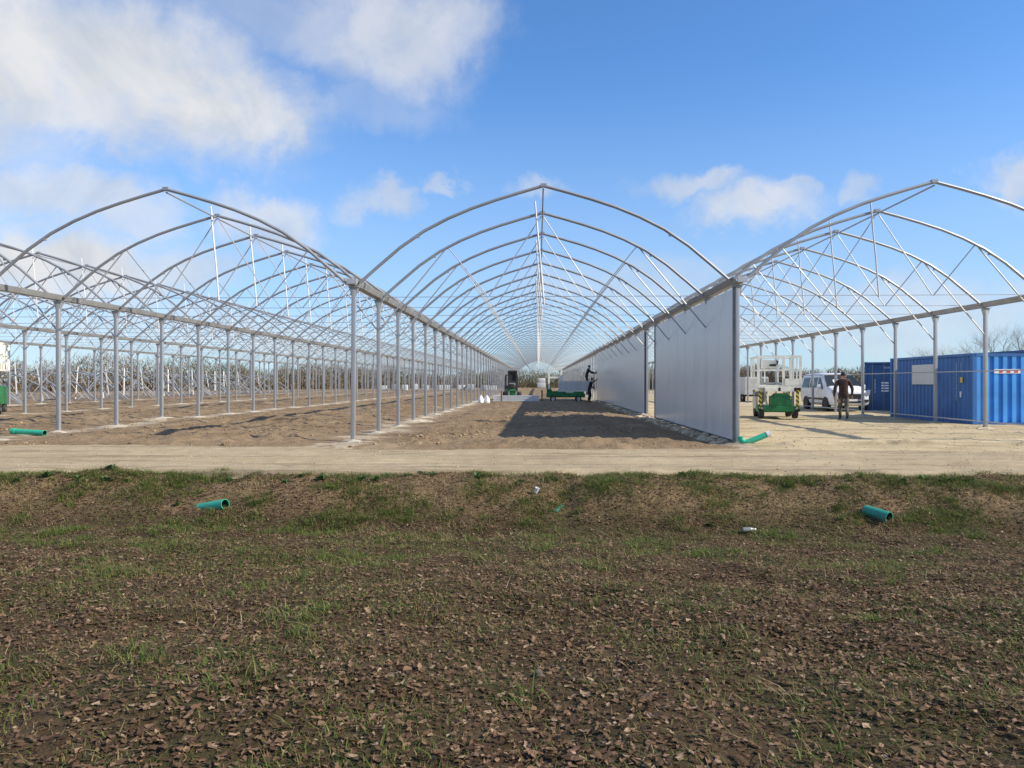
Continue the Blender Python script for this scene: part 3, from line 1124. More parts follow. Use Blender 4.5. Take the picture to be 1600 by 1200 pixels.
cC = container('shipping_container', (20.6 + 1.22, 31.0, -0.09), 0, 12.19, 2.44, 2.90,
               'tall long navy shipping container behind the bright blue one', 'container_navy')

# ------------------------------------------------------------------ platform lifts


def wheel(root, c, r, w, ax='X', name='wheel'):
    t = MB().lathe([(r * 0.62, -w / 2), (r * 0.92, -w / 2), (r, -w * 0.36), (r, w * 0.36), (r * 0.92, w / 2), (r * 0.62, w / 2), (r * 0.62, -w / 2)], 20, ax)
    o = t.build(name, 'rubber', root, c)
    MB().lathe([(0, -w * 0.42), (r * 0.3, -w * 0.42), (r * 0.35, -w * 0.3), (r * 0.63, -w * 0.36), (r * 0.63, w * 0.36), (r * 0.35, w * 0.3), (r * 0.3, w * 0.42), (0, w * 0.42)], 16, ax).build('rim', 'rim_grey', o)
    return o


def lift(loc, rz, deck, label, plain=False):
    """self-driven platform lift: x across, y along; near end at -y"""
    root = empty('platform_lift', loc, rz)
    tag(root, label, 'platform lift', 'green platform lifts')
    W, L = 1.55, 2.3
    for x in (-W / 2 + 0.12, W / 2 - 0.12):
        for y in (-L / 2 + 0.3, L / 2 - 0.3):
            wheel(root, (x, y, 0.26), 0.26, 0.20)
    ch = MB()
    ch.box((0, 0, 0.40), (W - 0.34, L, 0.22), bev=0.02)
    for y in (-L / 2 + 0.3, L / 2 - 0.3):
        ch.box((0, y, 0.32), (W - 0.3, 0.14, 0.14))
    ch.build('chassis', 'machine_green', root, smooth=0)
    eb = MB().box((0.10, -L / 2 + 0.36, 0.66), (0.82, 0.62, 0.50), bev=0.03).build('engine_box', 'machine_green', root, smooth=30)
    MB().prism([(-0.25, 0.91), (0.45, 0.91), (0.36, 1.02), (-0.12, 1.02)], 'Y', -L / 2 + 0.07, -L / 2 + 0.6).build('engine_lid', 'machine_green', eb, smooth=0)
    MB().box((0.46, -L / 2 + 0.045, 0.82), (0.05, 0.012, 0.05)).build('reflector', 'yellow', eb, smooth=0)
    if plain:
        MB().box((0, 0, 0.90), (W - 0.02, L + 0.06, 0.86), bev=0.03).build('side_cowl', 'machine_green', root, smooth=0)
    for s in (-1, 1) if not plain else ():
        MB().box((s * (W / 2 - 0.06), -L / 2 + 0.02, 0.78), (0.10, 0.10, 0.74)).build('hazard_post', 'hazard', root, smooth=0)
        MB().box((s * (W / 2 - 0.06), L / 2 - 0.02, 0.78), (0.10, 0.10, 0.74)).build('hazard_post', 'hazard', root, smooth=0)
        g_ = MB().prism([(-L / 2 - 0.02, 0.28), (-L / 2 + 0.62, 0.28), (-L / 2 + 0.55, 0.52), (-L / 2 + 0.1, 0.56)], 'X', s * (W / 2 + 0.02) - 0.02, s * (W / 2 + 0.02) + 0.02)
        g_.build('mudguard', 'machine_green', root, smooth=0)
        MB().lathe([(0, -0.02), (0.05, -0.02), (0.05, 0.02), (0, 0.02)], 12, 'Y', (s * (W / 2 - 0.12), -L / 2 - 0.06, 0.42)).build('headlight', 'lamp_glass', root)
    MB().box((-W / 2 + 0.0, 0.1, 0.62), (0.10, 0.9, 0.52), bev=0.02).build('tank', 'rim_grey', root, smooth=0)
    MB().box((-W / 2 + 0.1, 0.1, 1.0), (0.32, 0.7, 0.16), bev=0.02).build('battery_box', 'grey_part', root, smooth=0)
    # scissor arms
    zb, zt = 0.55, deck - 0.08
    for s in (-1, 1):
        for d in (-1, 1):
            MB().tube([(s * 0.42, -0.8 * d, zb), (s * 0.42, 0.8 * d, zt)], 0.045, 4).build('scissor_arm', 'machine_cream', root, smooth=0)
    dk = MB().box((0, 0, deck), (W + 0.12, L + 0.3, 0.10), bev=0.01).build('deck', 'machine_cream', root, smooth=0)
    for x in (-0.3, 0.3):
        MB().box((x, -L / 2 - 0.16, deck - 0.12), (0.5, 0.03, 0.16)).build('deck_step', 'machine_cream', dk, smooth=0)
    x0, y0 = W / 2 + 0.03, L / 2 + 0.12
    zr = deck + 1.22
    for (x, y, w) in [(-x0, -y0, .10), (0.16, -y0, .09), (0.46, -y0, .04), (x0, -y0, .09), (-x0, y0, .08), (-0.25, y0, .05), (0.3, y0, .05), (x0, y0, .08),
                      (-x0, 0.3, .06), (x0, -0.4, .05), (x0, 0.5, .05)]:
        MB().box((x, y, deck + 0.05 + 0.585), (w, w, 1.17)).build('rail_post', 'machine_cream', root, smooth=0)
    for z, t in ((zr, 0.055), (deck + 0.68, 0.04)):
        for y in (-y0, y0):
            MB().box((0, y, z), (2 * x0 + 0.1, t, t)).build('guard_rail', 'machine_cream', root, smooth=0)
        for x in (-x0, x0):
            MB().box((x, 0, z), (t, 2 * y0 - t - 0.01, t)).build('guard_rail', 'machine_cream', root, smooth=0)
    MB().box((0.46, -y0 - 0.035, deck + 0.19), (0.66, 0.02, 0.26)).build('kick_board', 'machine_cream', root, smooth=0)
    MB().box((-x0 - 0.035, 0, deck + 0.19), (0.02, 2 * y0 - 0.2, 0.26)).build('kick_board', 'machine_cream', root, smooth=0)
    MB().box((-0.38, -y0 + 0.1, deck + 0.90), (0.62, 0.10, 0.34), bev=0.02).build('control_panel', 'machine_cream', root, smooth=0)
    MB().box((-0.25, -y0 + 0.03, deck + 0.86), (0.26, 0.06, 0.08), bev=0.02).build('control_lever', 'black_part', root, smooth=0)
    MB().tube([(-0.10, -y0, deck + 0.88), (-0.06, -y0, deck + 1.0), (-0.12, -y0, deck + 1.05)], 0.03, 6).build('handle', 'black_part', root)
    MB().box((0.0, 0.1, deck + 0.12), (0.9, 0.7, 0.10)).build('tool_tray', 'grey_part', root, smooth=0)
    return root


lift((9.95, 31.2, gz(9.95, 31.2, gravel_z)), R(-10), 1.30, 'green platform lift with cream cage parked on the gravel yard')
lift((-25.65, 33.2, 0.0), R(30), 2.05, 'green platform lift with tall plain base and raised cream cage on the brown soil', True)

# long carrier with a stack of sheets, in the middle span
tr_ = empty('sheet_carrier', (2.1, 55.5, 0.0), 0)
tr_.scale = (1, 1, 1.14)
tag(tr_, 'green wheeled carrier loaded with grey sheets inside the middle span', 'carrier')
for x in (-0.95, 0.95):
    for y in (-0.55, 0.55):
        wheel(tr_, (x, y, 0.22), 0.22, 0.16, 'Y')
MB().box((0, 0, 0.44), (2.9, 1.0, 0.26), bev=0.02).build('chassis', 'machine_green', tr_, smooth=0)
MB().box((0.15, -0.53, 0.56), (2.4, 0.05, 0.34), bev=0.01).build('tool_box', 'machine_green', tr_, smooth=0)
MB().box((0.30, -0.55, 0.66), (0.55, 0.012, 0.10)).build('label_plate', 'board_white', tr_, smooth=0)
MB().prism([(-1.42, 0.5), (-1.02, 0.5), (-1.02, 0.72), (-1.15, 1.0), (-1.42, 1.0)], 'Y', -0.45, 0.45).build('engine_cover', 'machine_green', tr_, smooth=0)
for x in (-1.25, -0.32):
    for y in (-0.45, 0.45):
        MB().box((x, y, 1.5), (0.14, 0.14, 1.3)).build('frame_post', 'machine_cream', tr_, smooth=0)
for z in (2.12, 1.62):
    for y in (-0.45, 0.45):
        MB().box((-0.785, y - 0.001, z), (0.82, 0.09, 0.11)).build('frame_bar', 'machine_cream', tr_, smooth=0)
    for x in (-1.25, -0.32):
        MB().box((x, 0, z), (0.06, 0.82, 0.08)).build('frame_bar', 'machine_cream', tr_, smooth=0)
MB().box((1.62, 0, 0.86), (0.55, 1.0, 0.08)).build('step_deck', 'grey_part', tr_, smooth=0)
MB().box((1.62, 0, 0.65), (0.08, 0.9, 0.34)).build('step_leg', 'grey_part', tr_, smooth=0)
MB().box((0.62, 0, 0.725), (2.4, 1.14, 0.06)).build('load_deck', 'machine_cream', tr_, smooth=0)
for k in range(7):
    o = MB().box((0, 0, 0), (2.35, 1.1, 0.05)).build('grey_sheet', 'box_grey', None, (2.75 + rnd.uniform(-.04, .04), 55.5 + rnd.uniform(-.03, .03), 0.915 + 0.105 * k), smooth=0)
    o.scale = (1, 1, 2.0)
    tag(o, 'long grey sheet on the green wheeled carrier, ' + ('lowest of the stack', 'second from the bottom', 'third from the bottom', 'middle of the stack', 'third from the top', 'second from the top', 'topmost of the stack')[k], 'sheet', 'grey sheets stacked on the carrier')

# forklift behind the bundle of gutters
fk = empty('forklift', (-2.15, 61.0, 0.0), R(6))
tag(fk, 'dark green forklift with raised mast behind the bundle of gutters', 'forklift')
for x in (-0.62, 0.62):
    wheel(fk, (x, -0.35, 0.36), 0.36, 0.28)
    wheel(fk, (x * 0.85, 1.15, 0.26), 0.26, 0.2)
MB().box((0, 0.5, 0.62), (1.0, 1.9, 0.55), bev=0.06).build('body', 'machine_green', fk, smooth=30)
MB().box((0, 1.35, 0.85), (1.05, 0.5, 0.75), bev=0.08).build('counterweight', 'black_part', fk, smooth=30)
for s in (-1, 1):
    MB().box((s * 0.32, -0.85, 1.28), (0.12, 0.16, 2.3)).build('mast_rail', 'black_part', fk, smooth=0)
    MB().tube([(s * 0.48, -0.35, 0.9), (s * 0.46, -0.1, 2.05), (s * 0.46, 1.0, 2.05), (s * 0.48, 1.3, 1.2)], 0.04, 6).build('guard_post', 'black_part', fk)
    MB().prism([(-0.95, 0.10), (-0.95, 0.75), (-1.03, 0.75), (-1.03, 0.16), (-2.0, 0.12), (-2.0, 0.10)], 'X', s * 0.3 - 0.06, s * 0.3 + 0.06).build('fork', 'grey_part', fk, smooth=0)
for z in (0.7, 1.5, 2.38):
    MB().box((0, -0.87, z), (0.62, 0.08, 0.14)).build('mast_crossbar', 'black_part', fk, smooth=0)
MB().box((0, 0.45, 2.07), (0.96, 1.2, 0.06)).build('roof_guard', 'black_part', fk, smooth=0)
MB().box((0, -0.78, 1.95), (0.56, 0.05, 0.75)).build('mast_screen', 'black_part', fk, smooth=0)
MB().box((0, 0.55, 1.1), (0.5, 0.5, 0.5), bev=0.08).build('seat', 'black_part', fk, smooth=30)

# bundle of gutters lying across the span, with sacks beside
bu = empty('gutter_bundle', (-1.62, 54.0, 0.0))
tag(bu, 'bundle of long pale metal gutters lying across the soil on timbers', 'bundle')
for k in range(5):
    MB().prism([(-0.25, 0.0), (0.25, 0.0), (0.25, 0.07), (-0.25, 0.07)], 'X', -1.65 + 0.03 * (k % 2), 1.75 - 0.04 * (k % 3)).build('gutter_length', 'gutter_new', bu, (0, 0.02 * (k % 2), 0.10 + 0.085 * k), smooth=0)
for x in (-1.2, 0.0, 1.2):
    MB().box((x, 0, 0.03), (0.14, 0.7, 0.14)).build('timber_bearer', 'timber', bu, smooth=0)
for (x, y, h) in ((-2.65, 53.5, 0.85), (0.30, 53.6, 0.90)):
    o = MB().tube([(0, 0, -0.1), (0.02, 0, h)], 0.05, 6).build('wooden_stake', 'wood_stake', None, (x, y, 0))
    tag(o, 'rough reddish brown wooden stake in front of the gutter bundle', 'stake', 'wooden stakes by the gutter bundle')


def sack_mesh():
    b = MB()
    b.lathe([(0.0, 0.0), (0.24, 0.0), (0.27, 0.12), (0.22, 0.32), (0.12, 0.46), (0.06, 0.52), (0.09, 0.58), (0.0, 0.58)], 14)
    return b.mesh('sack', 'bag_white')


sm_ = sack_mesh()
for x, y, s in ((-4.1, 53.0, 1.0), (-3.68, 53.1, 0.98)):
    o = place('sack', sm_, None, (x, y, 0.0), rnd.uniform(0, 3))
    o.scale = (s * .9, s * .8, s)
    tag(o, 'full white sack on the soil, ' + ('touching the end of the gutter bundle' if x > -4 else 'farther from the gutter bundle'), 'sack', 'white sacks on the soil')

# ------------------------------------------------------------------ van


def loft(sections):
    b = MB()
    n = len(sections[0])
    vv = [p for s in sections for p in s]
    ff = []
    for i in range(len(sections) - 1):
        for k in range(n - 1):
            ff.append((i * n + k, i * n + k + 1, (i + 1) * n + k + 1, (i + 1) * n + k))
    ff.append(tuple(range(n)))
    ff.append(tuple((len(sections) - 1) * n + k for k in range(n - 1, -1, -1)))
    return b.add(vv, ff)


def van(loc, rz):
    """nose at y=0 pointing to -y, body along +y"""
    root = empty('white_van', loc, rz)
    tag(root, 'white panel van parked nose forward beside the dark blue container', 'van')
    st = [(0.0, .42, .80, .72), (0.05, .34, .98, .84), (0.18, .30, 1.06, .91), (0.45, .28, 1.14, .95), (0.95, .28, 1.27, .985), (1.35, .28, 1.56, .99), (1.85, .28, 1.90, .99),
          (2.2, .28, 1.965, .99), (3.2, .28, 1.985, .99), (4.5, .28, 1.97, .985), (4.85, .30, 1.93, .96), (4.93, .40, 1.80, .90)]
    secs = []
    for (y, zb, zt, hw) in st:
        half = []
        for (fz, fw) in ((0, .80), (.08, .95), (.30, 1.0), (.52, .99), (.62, .97), (.80, .905), (.93, .83), (.985, .70), (1.0, .42)):
            z = zb + fz * (zt - zb)
            w = hw * fw if zt > 1.4 else hw * (fw if fz < .5 else min(fw + 0.05, 1.0) * 0.98)
            half.append((w, z))
        secs.append([(-w, y, z) for w, z in half] + [(w, y, z) for w, z in reversed(half)])
    # closed ring
    secs = [s + [s[0]] for s in secs]
    loft(secs).build('body', 'van_paint', root, smooth=38)
    for s in (-1, 1):
        for y in (0.93, 3.87):
            w_ = wheel(root, (s * 0.91, y, 0.33), 0.33, 0.22)
            w_.children[0].data.materials[0] = MATS['grey_part']
            MB().lathe([(0.0, -0.03), (0.385, -0.03), (0.385, 0.008), (0.0, 0.008)], 20, 'X', (s * 0.985, y, 0.35)).build('wheel_arch', 'black_part', root)
        for nm, q in (('door_window', [(1.42, 1.20), (2.12, 1.20), (2.12, 1.74), (1.93, 1.74)]), ('side_window', [(2.26, 1.20), (3.30, 1.20), (3.26, 1.74), (2.26, 1.74)]), ('side_window', [(3.42, 1.20), (4.55, 1.20), (4.45, 1.74), (3.42, 1.74)])):
            xo = lambda z, e_: s * (0.985 + (z - 1.20) * -0.215 + e_)
            vv_ = [(xo(z, 0.012), y, z) for y, z in q] + [(xo(z, -0.05), y, z) for y, z in q]
            MB().add(vv_, [(0, 1, 2, 3), (7, 6, 5, 4), (0, 4, 5, 1), (1, 5, 6, 2), (2, 6, 7, 3), (3, 7, 4, 0)]).build(nm, 'van_glass', root, smooth=0)
        MB().box((s * 0.99, 2.4, 0.62), (0.03, 2.2, 0.10)).build('rub_strip', 'black_part', root, smooth=0)
        mr = MB().box((s * 1.13, 1.42, 1.24), (0.18, 0.10, 0.26), bev=0.03).build('mirror', 'van_paint', root, smooth=30)
        MB().box((s * 1.02, 1.42, 1.15), (0.12, 0.05, 0.05)).build('mirror_arm', 'black_part', mr, smooth=0)
        MB().prism([(s * 0.50, 0.86), (s * 0.86, 0.84), (s * 0.90, 1.10), (s * 0.78, 1.04)], 'Y', -0.015, 0.30).build('headlight', 'lamp_glass', root, smooth=0)
        MB().prism([(s * 0.50, 0.48), (s * 0.80, 0.48), (s * 0.84, 0.62), (s * 0.60, 0.62)], 'Y', -0.02, 0.1).build('fog_lamp_surround', 'black_part', root, smooth=0)
    ws = MB()
    ws.add([(-0.86, 1.00, 1.31), (0.86, 1.00, 1.31), (0.72, 1.80, 1.875), (-0.72, 1.80, 1.875), (-0.86, 1.06, 1.25), (0.86, 1.06, 1.25), (0.72, 1.86, 1.82), (-0.72, 1.86, 1.82)],
           [(0, 1, 2, 3), (7, 6, 5, 4), (0, 4, 5, 1), (1, 5, 6, 2), (2, 6, 7, 3), (3, 7, 4, 0)])
    ws.build('windscreen', 'van_glass', root, smooth=0)
    MB().prism([(-0.46, 0.62), (0.46, 0.62), (0.50, 0.90), (-0.50, 0.90)], 'Y', -0.025, 0.1).build('grille', 'black_part', root, smooth=0)
    MB().prism([(-0.48, 0.44), (0.48, 0.44), (0.46, 0.56), (-0.46, 0.56)], 'Y', -0.03, 0.1).build('lower_grille', 'black_part', root, smooth=0)
    MB().box((0, -0.035, 0.585), (0.52, 0.015, 0.11)).build('number_plate', 'sign_white', root, smooth=0)
    return root


van((15.83, 37.6, gz(15.8, 37.6, gravel_z)), R(-1.5))

bx = empty('box_trailer', (16.5, 56.0, 0.0), R(-6))
tag(bx, 'grey box trailer with dark wheels parked behind the platform lift', 'trailer')
MB().box((0, 1.3, 1.22), (1.7, 2.6, 1.35), bev=0.03).build('box_body', 'box_grey', bx, smooth=0)
MB().box((0, 1.3, 0.48), (1.3, 2.5, 0.12)).build('chassis', 'black_part', bx, smooth=0)
for s in (-1, 1):
    wheel(bx, (s * 0.78, 1.0, 0.30), 0.30, 0.2)
    wheel(bx, (s * 0.78, 1.75, 0.30), 0.30, 0.2)
MB().box((0.55, -0.02, 1.22), (0.5, 0.03, 1.1)).build('door_panel', 'grey_part', bx, smooth=0)
MB().tube([(0, 0.0, 0.48), (0, -1.2, 0.45)], 0.05, 6).build('drawbar', 'black_part', bx)
MB().tube([(0, -1.0, 0.45), (0, -1.0, 0.0)], 0.04, 6).build('jockey_leg', 'black_part', bx)

# wrapped pallets and a tarpaulin-covered stack far down the site
wp = MB().box((0, 0, 0.62), (1.15, 1.0, 1.0), bev=0.08).mesh('wrapping', 'wrap_white')
pal = MB()
for x in (-0.5, 0, 0.5):
    pal.box((x, 0, 0.05), (0.12, 1.0, 0.10))
pal.box((0, 0, 0.115), (1.2, 1.0, 0.025))
pal_me = pal.mesh('pallet', 'timber', 0)
for k in range(11):
    o = empty('wrapped_pallet', (-26.0 + 1.85 * k + rnd.uniform(-.4, .4), 122 + rnd.uniform(-3, 3), 0.0), rnd.uniform(-.3, .3))
    tag(o, 'white wrapped pallet load standing far down the site', 'pallet', 'white wrapped pallets')
    w = place('wrapping', wp, o)
    w.scale = (rnd.uniform(.8, 1.2), 1, rnd.uniform(.8, 1.15))
    place('pallet', pal_me, o)
sh = empty('sheeted_stack', (0.9, 176.0, 0))
tag(sh, 'tall pale stack under sheeting beyond the far end of the middle span', 'stack')
MB().box((0, 1.0, 0.75), (2.0, 1.6, 1.3), bev=0.15).build('lower_load', 'wrap_white', sh)
MB().box((0.1, 1.0, 1.95), (1.7, 1.4, 1.0), bev=0.2).build('upper_load', 'box_grey', sh)
MB().box((0, 1.0, 0.05), (2.1, 1.6, 0.12)).build('pallet', 'timber', sh, smooth=0)

# ------------------------------------------------------------------ people


def person(loc, rz, label, J, edges, rad, mats, height=1.78, hair='hair_dark', group=None):
    """a body grown from a skeleton: J joints, edges, rad radii; figure faces -y before rz"""
    names = list(J)
    idx = {k: i for i, k in enumerate(names)}
    me = bpy.data.meshes.new('body')
    me.from_pydata([J[k] for k in names], [(idx[a], idx[b_]) for a, b_ in edges], [])
    tmp = bpy.data.objects.new('body', me)
    COL.objects.link(tmp)
    tmp.modifiers.new('skin', 'SKIN').use_smooth_shade = True
    sv = me.skin_vertices[0].data
    for k in names:
        r_ = rad[k]
        sv[idx[k]].radius = r_ if isinstance(r_, tuple) else (r_, r_)
        sv[idx[k]].use_root = (k == 'pelvis')
    sd = tmp.modifiers.new('sub', 'SUBSURF')
    sd.levels = sd.render_levels = 2
    dg = bpy.context.evaluated_depsgraph_get()
    body = bpy.data.meshes.new_from_object(tmp.evaluated_get(dg))
    bpy.data.objects.remove(tmp)
    body.materials.clear()
    for m in ('jacket', 'trousers', 'skin', 'boots'):
        body.materials.append(MATS[mats[m]])
    seg = {}
    for n_ in names:
        b_ = n_.rstrip('0123456789')
        seg[n_] = 3 if b_.startswith(('foot', 'toe', 'ankle')) else 1 if b_.startswith(('knee', 'hip')) else 2 if b_.startswith(('head', 'neck', 'hand', 'crown', 'finger', 'thumb', 'palm', 'nose')) else 0
    P = np.array([J[k] for k in names])
    S = np.array([seg[k] for k in names])
    for p in body.polygons:
        c = np.array(p.center)
        mi = int(S[np.argmin(((P - c) ** 2).sum(1))])
        if mi == 1 and c[2] > 0.83:
            mi = 0
        if mi == 0 and c[2] < 0.83 and abs(c[0]) < 0.22:
            mi = 1
        if mi == 3 and c[2] > 0.16:
            mi = 1
        p.material_index = mi
        p.use_smooth = True
    root = empty('person', loc, rz)
    tag(root, label, 'person', group)
    place('body', body, root)
    hd = Vector(J['head'])
    hb = bmesh.new()
    bmesh.ops.create_icosphere(hb, subdivisions=3, radius=1)
    for q in list(hb.verts):
        if q.co.z < -0.35 or (q.co.y < -0.55 and q.co.z < 0.35):
            hb.verts.remove(q)
    for q in hb.verts:
        q.co = Vector((q.co.x * 0.088, q.co.y * 0.108 + 0.012, q.co.z * 0.118 + 0.035)) + hd
    hm = bpy.data.meshes.new('hair')
    hb.to_mesh(hm)
    hb.free()
    hm.materials.append(MATS[hair])
    hm.polygons.foreach_set('use_smooth', [True] * len(hm.polygons))
    place('hair', hm, root)
    fc = MB()
    fc.lathe([(0.0, -0.034), (0.016, -0.02), (0.013, 0.005), (0.0, 0.025)], 8, 'Z', tuple(hd + Vector((0, -0.100, 0.0))))
    for s in (-1, 1):
        fc.lathe([(0.0, -0.03), (0.016, -0.015), (0.016, 0.02), (0.0, 0.035)], 8, 'Z', tuple(hd + Vector((s * 0.088, 0.005, 0.0))))
    fc.build('nose_and_ears', mats['skin'], root)
    ey = MB()
    for s in (-1, 1):
        ey.lathe([(0.0, -0.008), (0.010, 0.0), (0.0, 0.008)], 8, 'Z', tuple(hd + Vector((s * 0.034, -0.092, 0.018))))
    ey.box(tuple(hd + Vector((0, -0.092, -0.055))), (0.045, 0.012, 0.008))
    ey.build('eyes_and_mouth', 'hair_dark', root)
    return root


def hands(J, E, Rd, side, at, down):
    """palm, four fingers and a thumb grown from the wrist"""
    a, d = Vector(at), Vector(down).normalized()
    w = Vector((0, -1, 0)) if abs(d.y) < 0.8 else Vector((0, 0, 1))
    w = (w - d * w.dot(d)).normalized()
    pk = 'palm' + side
    J[pk] = tuple(a + d * 0.07)
    E.append(('wrist' + side, pk))
    Rd[pk] = 0.034
    for i, ln in enumerate((0.075, 0.085, 0.08, 0.06)):
        o = w * (0.033 - 0.022 * i)
        k1, k2 = f'finger{side}a{i}', f'finger{side}b{i}'
        J[k1] = tuple(a + d * 0.115 + o)
        J[k2] = tuple(a + d * (0.115 + ln) + o * 1.1 + d.cross(w) * 0.012)
        E += [(pk, k1), (k1, k2)]
        Rd[k1], Rd[k2] = 0.010, 0.008
    J['thumb' + side] = tuple(a + d * 0.095 + w * 0.062)
    E.append((pk, 'thumb' + side))
    Rd['thumb' + side] = 0.011


BASE_R = dict(pelvis=(0.155, 0.115), waist=(0.150, 0.112), chest=(0.185, 0.125), collar=(0.10, 0.085), neck=0.058, head=(0.078, 0.092), crown=(0.066, 0.078),
              shoL=0.082, shoR=0.082, elbL=0.058, elbR=0.058, wristL=0.036, wristR=0.036, hipL=0.102, hipR=0.102, kneeL=0.074, kneeR=0.074,
              ankleL=0.050, ankleR=0.050, footL=(0.048, 0.042), footR=(0.048, 0.042), toeL=(0.045, 0.032), toeR=(0.045, 0.032))
BASE_E = [('pelvis', 'waist'), ('waist', 'chest'), ('chest', 'collar'), ('collar', 'neck'), ('neck', 'head'), ('head', 'crown'), ('collar', 'shoL'), ('shoL', 'elbL'), ('elbL', 'wristL'),
          ('collar', 'shoR'), ('shoR', 'elbR'), ('elbR', 'wristR'), ('pelvis', 'hipL'), ('hipL', 'kneeL'), ('kneeL', 'ankleL'), ('ankleL', 'footL'), ('footL', 'toeL'),
          ('pelvis', 'hipR'), ('hipR', 'kneeR'), ('kneeR', 'ankleR'), ('ankleR', 'footR'), ('footR', 'toeR')]
# walking away from the camera, mid-stride
J = dict(pelvis=(0, 0, 0.97), waist=(0, -0.01, 1.12), chest=(0, -0.03, 1.34), collar=(0, -0.03, 1.50), neck=(0, -0.05, 1.57), head=(0, -0.08, 1.67), crown=(0, -0.08, 1.76),
         shoL=(0.19, -0.02, 1.45), elbL=(0.29, 0.06, 1.18), wristL=(0.30, -0.02, 0.94), shoR=(-0.19, -0.04, 1.45), elbR=(-0.29, -0.02, 1.18), wristR=(-0.29, -0.14, 0.95),
         hipL=(0.095, 0, 0.90), kneeL=(0.10, -0.10, 0.50), ankleL=(0.10, -0.10, 0.10), footL=(0.10, -0.14, 0.055), toeL=(0.11, -0.27, 0.04),
         hipR=(-0.095, 0, 0.90), kneeR=(-0.10, 0.02, 0.51), ankleR=(-0.09, 0.24, 0.17), footR=(-0.09, 0.22, 0.10), toeR=(-0.09, 0.12, 0.035))
E, Rd = list(BASE_E), dict(BASE_R)
hands(J, E, Rd, 'L', J['wristL'], (0.03, -0.10, -1))
hands(J, E, Rd, 'R', J['wristR'], (0.0, -0.2, -1))
MA = dict(jacket='jacket_brown', trousers='trousers_grey', skin='skin', boots='boots')
p = person((12.05, 29.4, gz(12.05, 29.4, gravel_z)), R(165), 'person in dark brown jacket and grey trousers walking away across the gravel', J, E, Rd, MA)
p.scale = (1.12, 1.08, 1.03)
# working on the carrier's step, arms on the wall sheets
J = dict(pelvis=(0, 0.05, 0.93), waist=(0, 0.02, 1.08), chest=(0, -0.06, 1.29), collar=(0, -0.10, 1.44), neck=(0, -0.13, 1.51), head=(0, -0.18, 1.60), crown=(0, -0.19, 1.69),
         shoL=(0.18, -0.10, 1.39), elbL=(0.24, -0.34, 1.22), wristL=(0.18, -0.58, 1.20), shoR=(-0.18, -0.10, 1.39), elbR=(-0.24, -0.30, 1.16), wristR=(-0.16, -0.54, 1.10),
         hipL=(0.10, 0.05, 0.86), kneeL=(0.13, -0.04, 0.48), ankleL=(0.13, 0.06, 0.10), footL=(0.13, 0.02, 0.055), toeL=(0.14, -0.10, 0.04),
         hipR=(-0.10, 0.05, 0.86), kneeR=(-0.12, 0.0, 0.48), ankleR=(-0.12, 0.10, 0.10), footR=(-0.12, 0.06, 0.055), toeR=(-0.13, -0.06, 0.04))
E, Rd = list(BASE_E), dict(BASE_R)
hands(J, E, Rd, 'L', J['wristL'], (0, -1, 0.1))
hands(J, E, Rd, 'R', J['wristR'], (0, -1, 0.1))
MD = dict(jacket='clothes_dark', trousers='clothes_dark', skin='skin', boots='boots')
person((3.72, 55.3, 1.03), R(90), 'person in dark clothes standing up on the step of the sheet carrier', J, E, Rd, MD)
J = dict(J)
J.update(elbR=(-0.30, -0.30, 1.42), wristR=(-0.30, -0.52, 1.58), elbL=(0.26, -0.05, 1.16), wristL=(0.22, -0.24, 0.98))
J = {k: v for k, v in J.items() if not k.startswith(('palm', 'finger', 'thumb'))}
E, Rd = list(BASE_E), dict(BASE_R)
hands(J, E, Rd, 'L', J['wristL'], (0, -0.6, -0.6))
hands(J, E, Rd, 'R', J['wristR'], (0, -1, 0.7))
person((3.72, 52.6, gz(3.72, 52.6, soil_z)), R(70), 'person in dark clothes on the soil reaching an arm to the clad wall', J, E, Rd, MD)

# ------------------------------------------------------------------ trees and scrub


def tree_mesh(seed, h, spread=0.42, levels=5, name='tree', upright=0.5):
    r_ = random.Random(seed)
    tb, cb = MB(), MB()

    def grow(p, d, ln, rad_, lv):
        n = 4 if lv <= 1 else 2
        pts, rs = [p], [rad_]
        q, dd = p, d
        for i in range(n):
            dd = (dd + Vector((r_.gauss(0, .12), r_.gauss(0, .12), r_.gauss(0, .05) + 0.05 * upright))).normalized()
            q = q + dd * ln / n
            pts.append(q)
            rs.append(rad_ * (1 - 0.42 * (i + 1) / n))
        (tb if lv <= 1 else cb).tube(pts, rs, 6 if lv == 0 else 4 if lv < 3 else 3, caps=False)
        if lv >= levels:
            return
        nb = (6, 5, 5, 4, 4, 3)[lv]
        for k in range(nb):
            t = r_.uniform(0.35, 1.0) if k else 1.0
            i = min(n - 1, int(t * n))
            bp = pts[i] + (pts[i + 1] - pts[i]) * (t * n - i if t < 1 else 1)
            a = r_.uniform(0, 6.283)
            side = Vector((math.cos(a), math.sin(a), r_.uniform(-.1, .35)))
            nd = (dd * (1 - spread) + side * spread * r_.uniform(.8, 1.5) + Vector((0, 0, upright * 0.25))).normalized()
            grow(bp, nd, ln * r_.uniform(0.55, 0.78), rs[min(i + 1, n)] * r_.uniform(.5, .7), lv + 1)
    grow(Vector((0, 0, -0.1)), Vector((0, 0, 1)), h * 0.36, h * 0.022, 0)
    return tb.mesh(name + '_trunk', 'bark', 60), cb.mesh(name + '_crown', 'twigs', 60)


TM = [tree_mesh(100 + i, 8.0, 0.42 + 0.05 * i, 5) for i in range(4)]


def tree(x, y, h, var, label, group=None, rz=0.0):
    root = empty('bare_tree', (x, y, -0.05), rz)
    tag(root, label, 'tree', group)
    place('trunk', TM[var][0], root)
    place('crown', TM[var][1], root)
    s = h / 8.0
    root.scale = (s, s, s)
    return root


